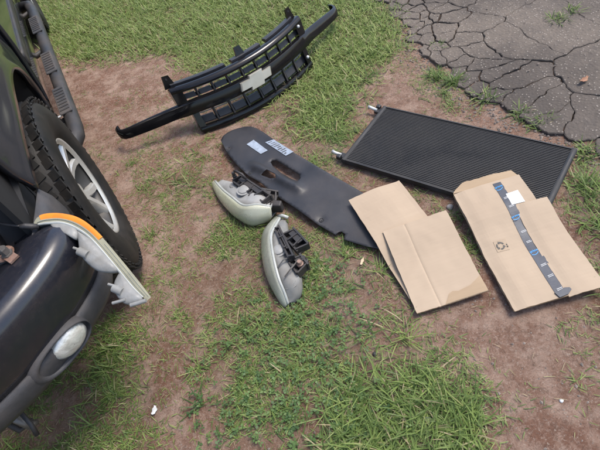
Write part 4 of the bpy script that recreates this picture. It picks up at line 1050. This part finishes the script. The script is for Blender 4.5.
# clover: three small leaflets on the ground
def clover(n):
    Vs, Ts, Cs = [], [], []; k0 = 0
    for _ in range(n):
        x, y = rng.uniform(-1.0, .25), rng.uniform(.2, 1.2)
        pr_ = max(1-sm(.4*r_, r_, math.hypot(x-a, y-b)) for a, b, r_ in ((-.22, .62, .42), (-.35, .40, .3), (-.02, .95, .22), (-.12, .80, .3)))*(1 if clump(x, y) > -.2 else .15)
        if rng.random() > pr_ or blocked(x, y): continue
        z = ground_z(x, y)+rng.uniform(.006, .026); a0 = rng.uniform(0, 6.28); s_ = rng.uniform(.005, .010); tn = rng.random()
        for q_ in range(3):
            a = a0+q_*2.094; ca, sa = math.cos(a), math.sin(a); t1, t2 = rng.uniform(-.003, .004, 2)
            Vs += [(x, y, z), (x+ca*s_*.7-sa*s_*.55, y+sa*s_*.7+ca*s_*.55, z+t1), (x+ca*s_*1.45, y+sa*s_*1.45, z+t2), (x+ca*s_*.7+sa*s_*.55, y+sa*s_*.7-ca*s_*.55, z+.001)]
            Ts += [(k0, k0+3, k0+2), (k0, k0+2, k0+1)]; k0 += 4; Cs += [tn]*4
    o = fast_mesh('clover', np.array(Vs), tris=np.array(Ts), tone=np.array(Cs), mat='clover'); tag(o, 'low green clover leaves spread among the near grass', 'clover', kind='stuff')
clover(2600)
# dry straw litter
n = 5200; xs, ys = rng.uniform(-1.7, 1.2, n), rng.uniform(.1, 3.4, n)
kp = [i for i in range(n) if off_asphalt(xs[i], ys[i]) and rng.random() < .12+grass_at(xs[i], ys[i])/9 and not blocked(xs[i], ys[i])]; P = np.array([(xs[i], ys[i], ground_z(xs[i], ys[i])+.003) for i in kp]); n = len(P)
blades(P, rng.uniform(.012, .042, n), rng.uniform(.0010, .0020, n), rng.uniform(0, 6.28, n), np.full(n, R(86)), R(1)*rng.uniform(-4, 6, n), rng.uniform(.88, 1, n))
flush('straw_litter', 'dry straw bits littering the bare dirt', 'straw')
# grit and pebbles
Vs, Ts = [], []
oc = np.array([(1, 0, 0), (-1, 0, 0), (0, 1, 0), (0, -1, 0), (0, 0, 1), (0, 0, -1)], float); of = [(0, 2, 4), (2, 1, 4), (1, 3, 4), (3, 0, 4), (2, 0, 5), (1, 2, 5), (3, 1, 5), (0, 3, 5)]
k0 = 0
for _ in range(5200):
    x, y = rng.uniform(-1.2, 1.9), rng.uniform(.1, 3.0)
    if blocked(x, y): continue
    on = not off_asphalt(x, y)
    if on and rng.random() > .35: continue
    r_ = .0016+.0045*rng.random()**4; a = rng.uniform(0, 6.28); q_ = oc*rng.uniform(.6, 1.2, (6, 3))*r_*np.array([1.2, 1, .7]); ca, sa = math.cos(a), math.sin(a)
    q_ = np.stack([q_[:, 0]*ca-q_[:, 1]*sa, q_[:, 0]*sa+q_[:, 1]*ca, q_[:, 2]], -1)+np.array([x, y, (.014 if on else ground_z(x, y))+r_*.2])
    Vs.append(q_); Ts += [(a_+k0, b_+k0, c_+k0) for a_, b_, c_ in of]; k0 += 6
for _ in range(2600):                                    # asphalt crumbs along the broken edge
    y = rng.uniform(.9, 3.2); x = edge_x(y)+rng.normal(-.02, .05)
    if blocked(x, y): continue
    r_ = .002+.007*rng.random()**3; q_ = oc*rng.uniform(.6, 1.2, (6, 3))*r_*np.array([1.1, 1, .7])+np.array([x, y, ground_z(x, y)+r_*.3])
    Vs.append(q_); Ts += [(a_+k0, b_+k0, c_+k0) for a_, b_, c_ in of]; k0 += 6
g = fast_mesh('grit', np.concatenate(Vs), tris=np.array(Ts), mat='grit'); tag(g, 'small grit and crumbs scattered over dirt and asphalt', 'grit', kind='stuff')
for p_ in g.data.polygons: p_.use_smooth = False
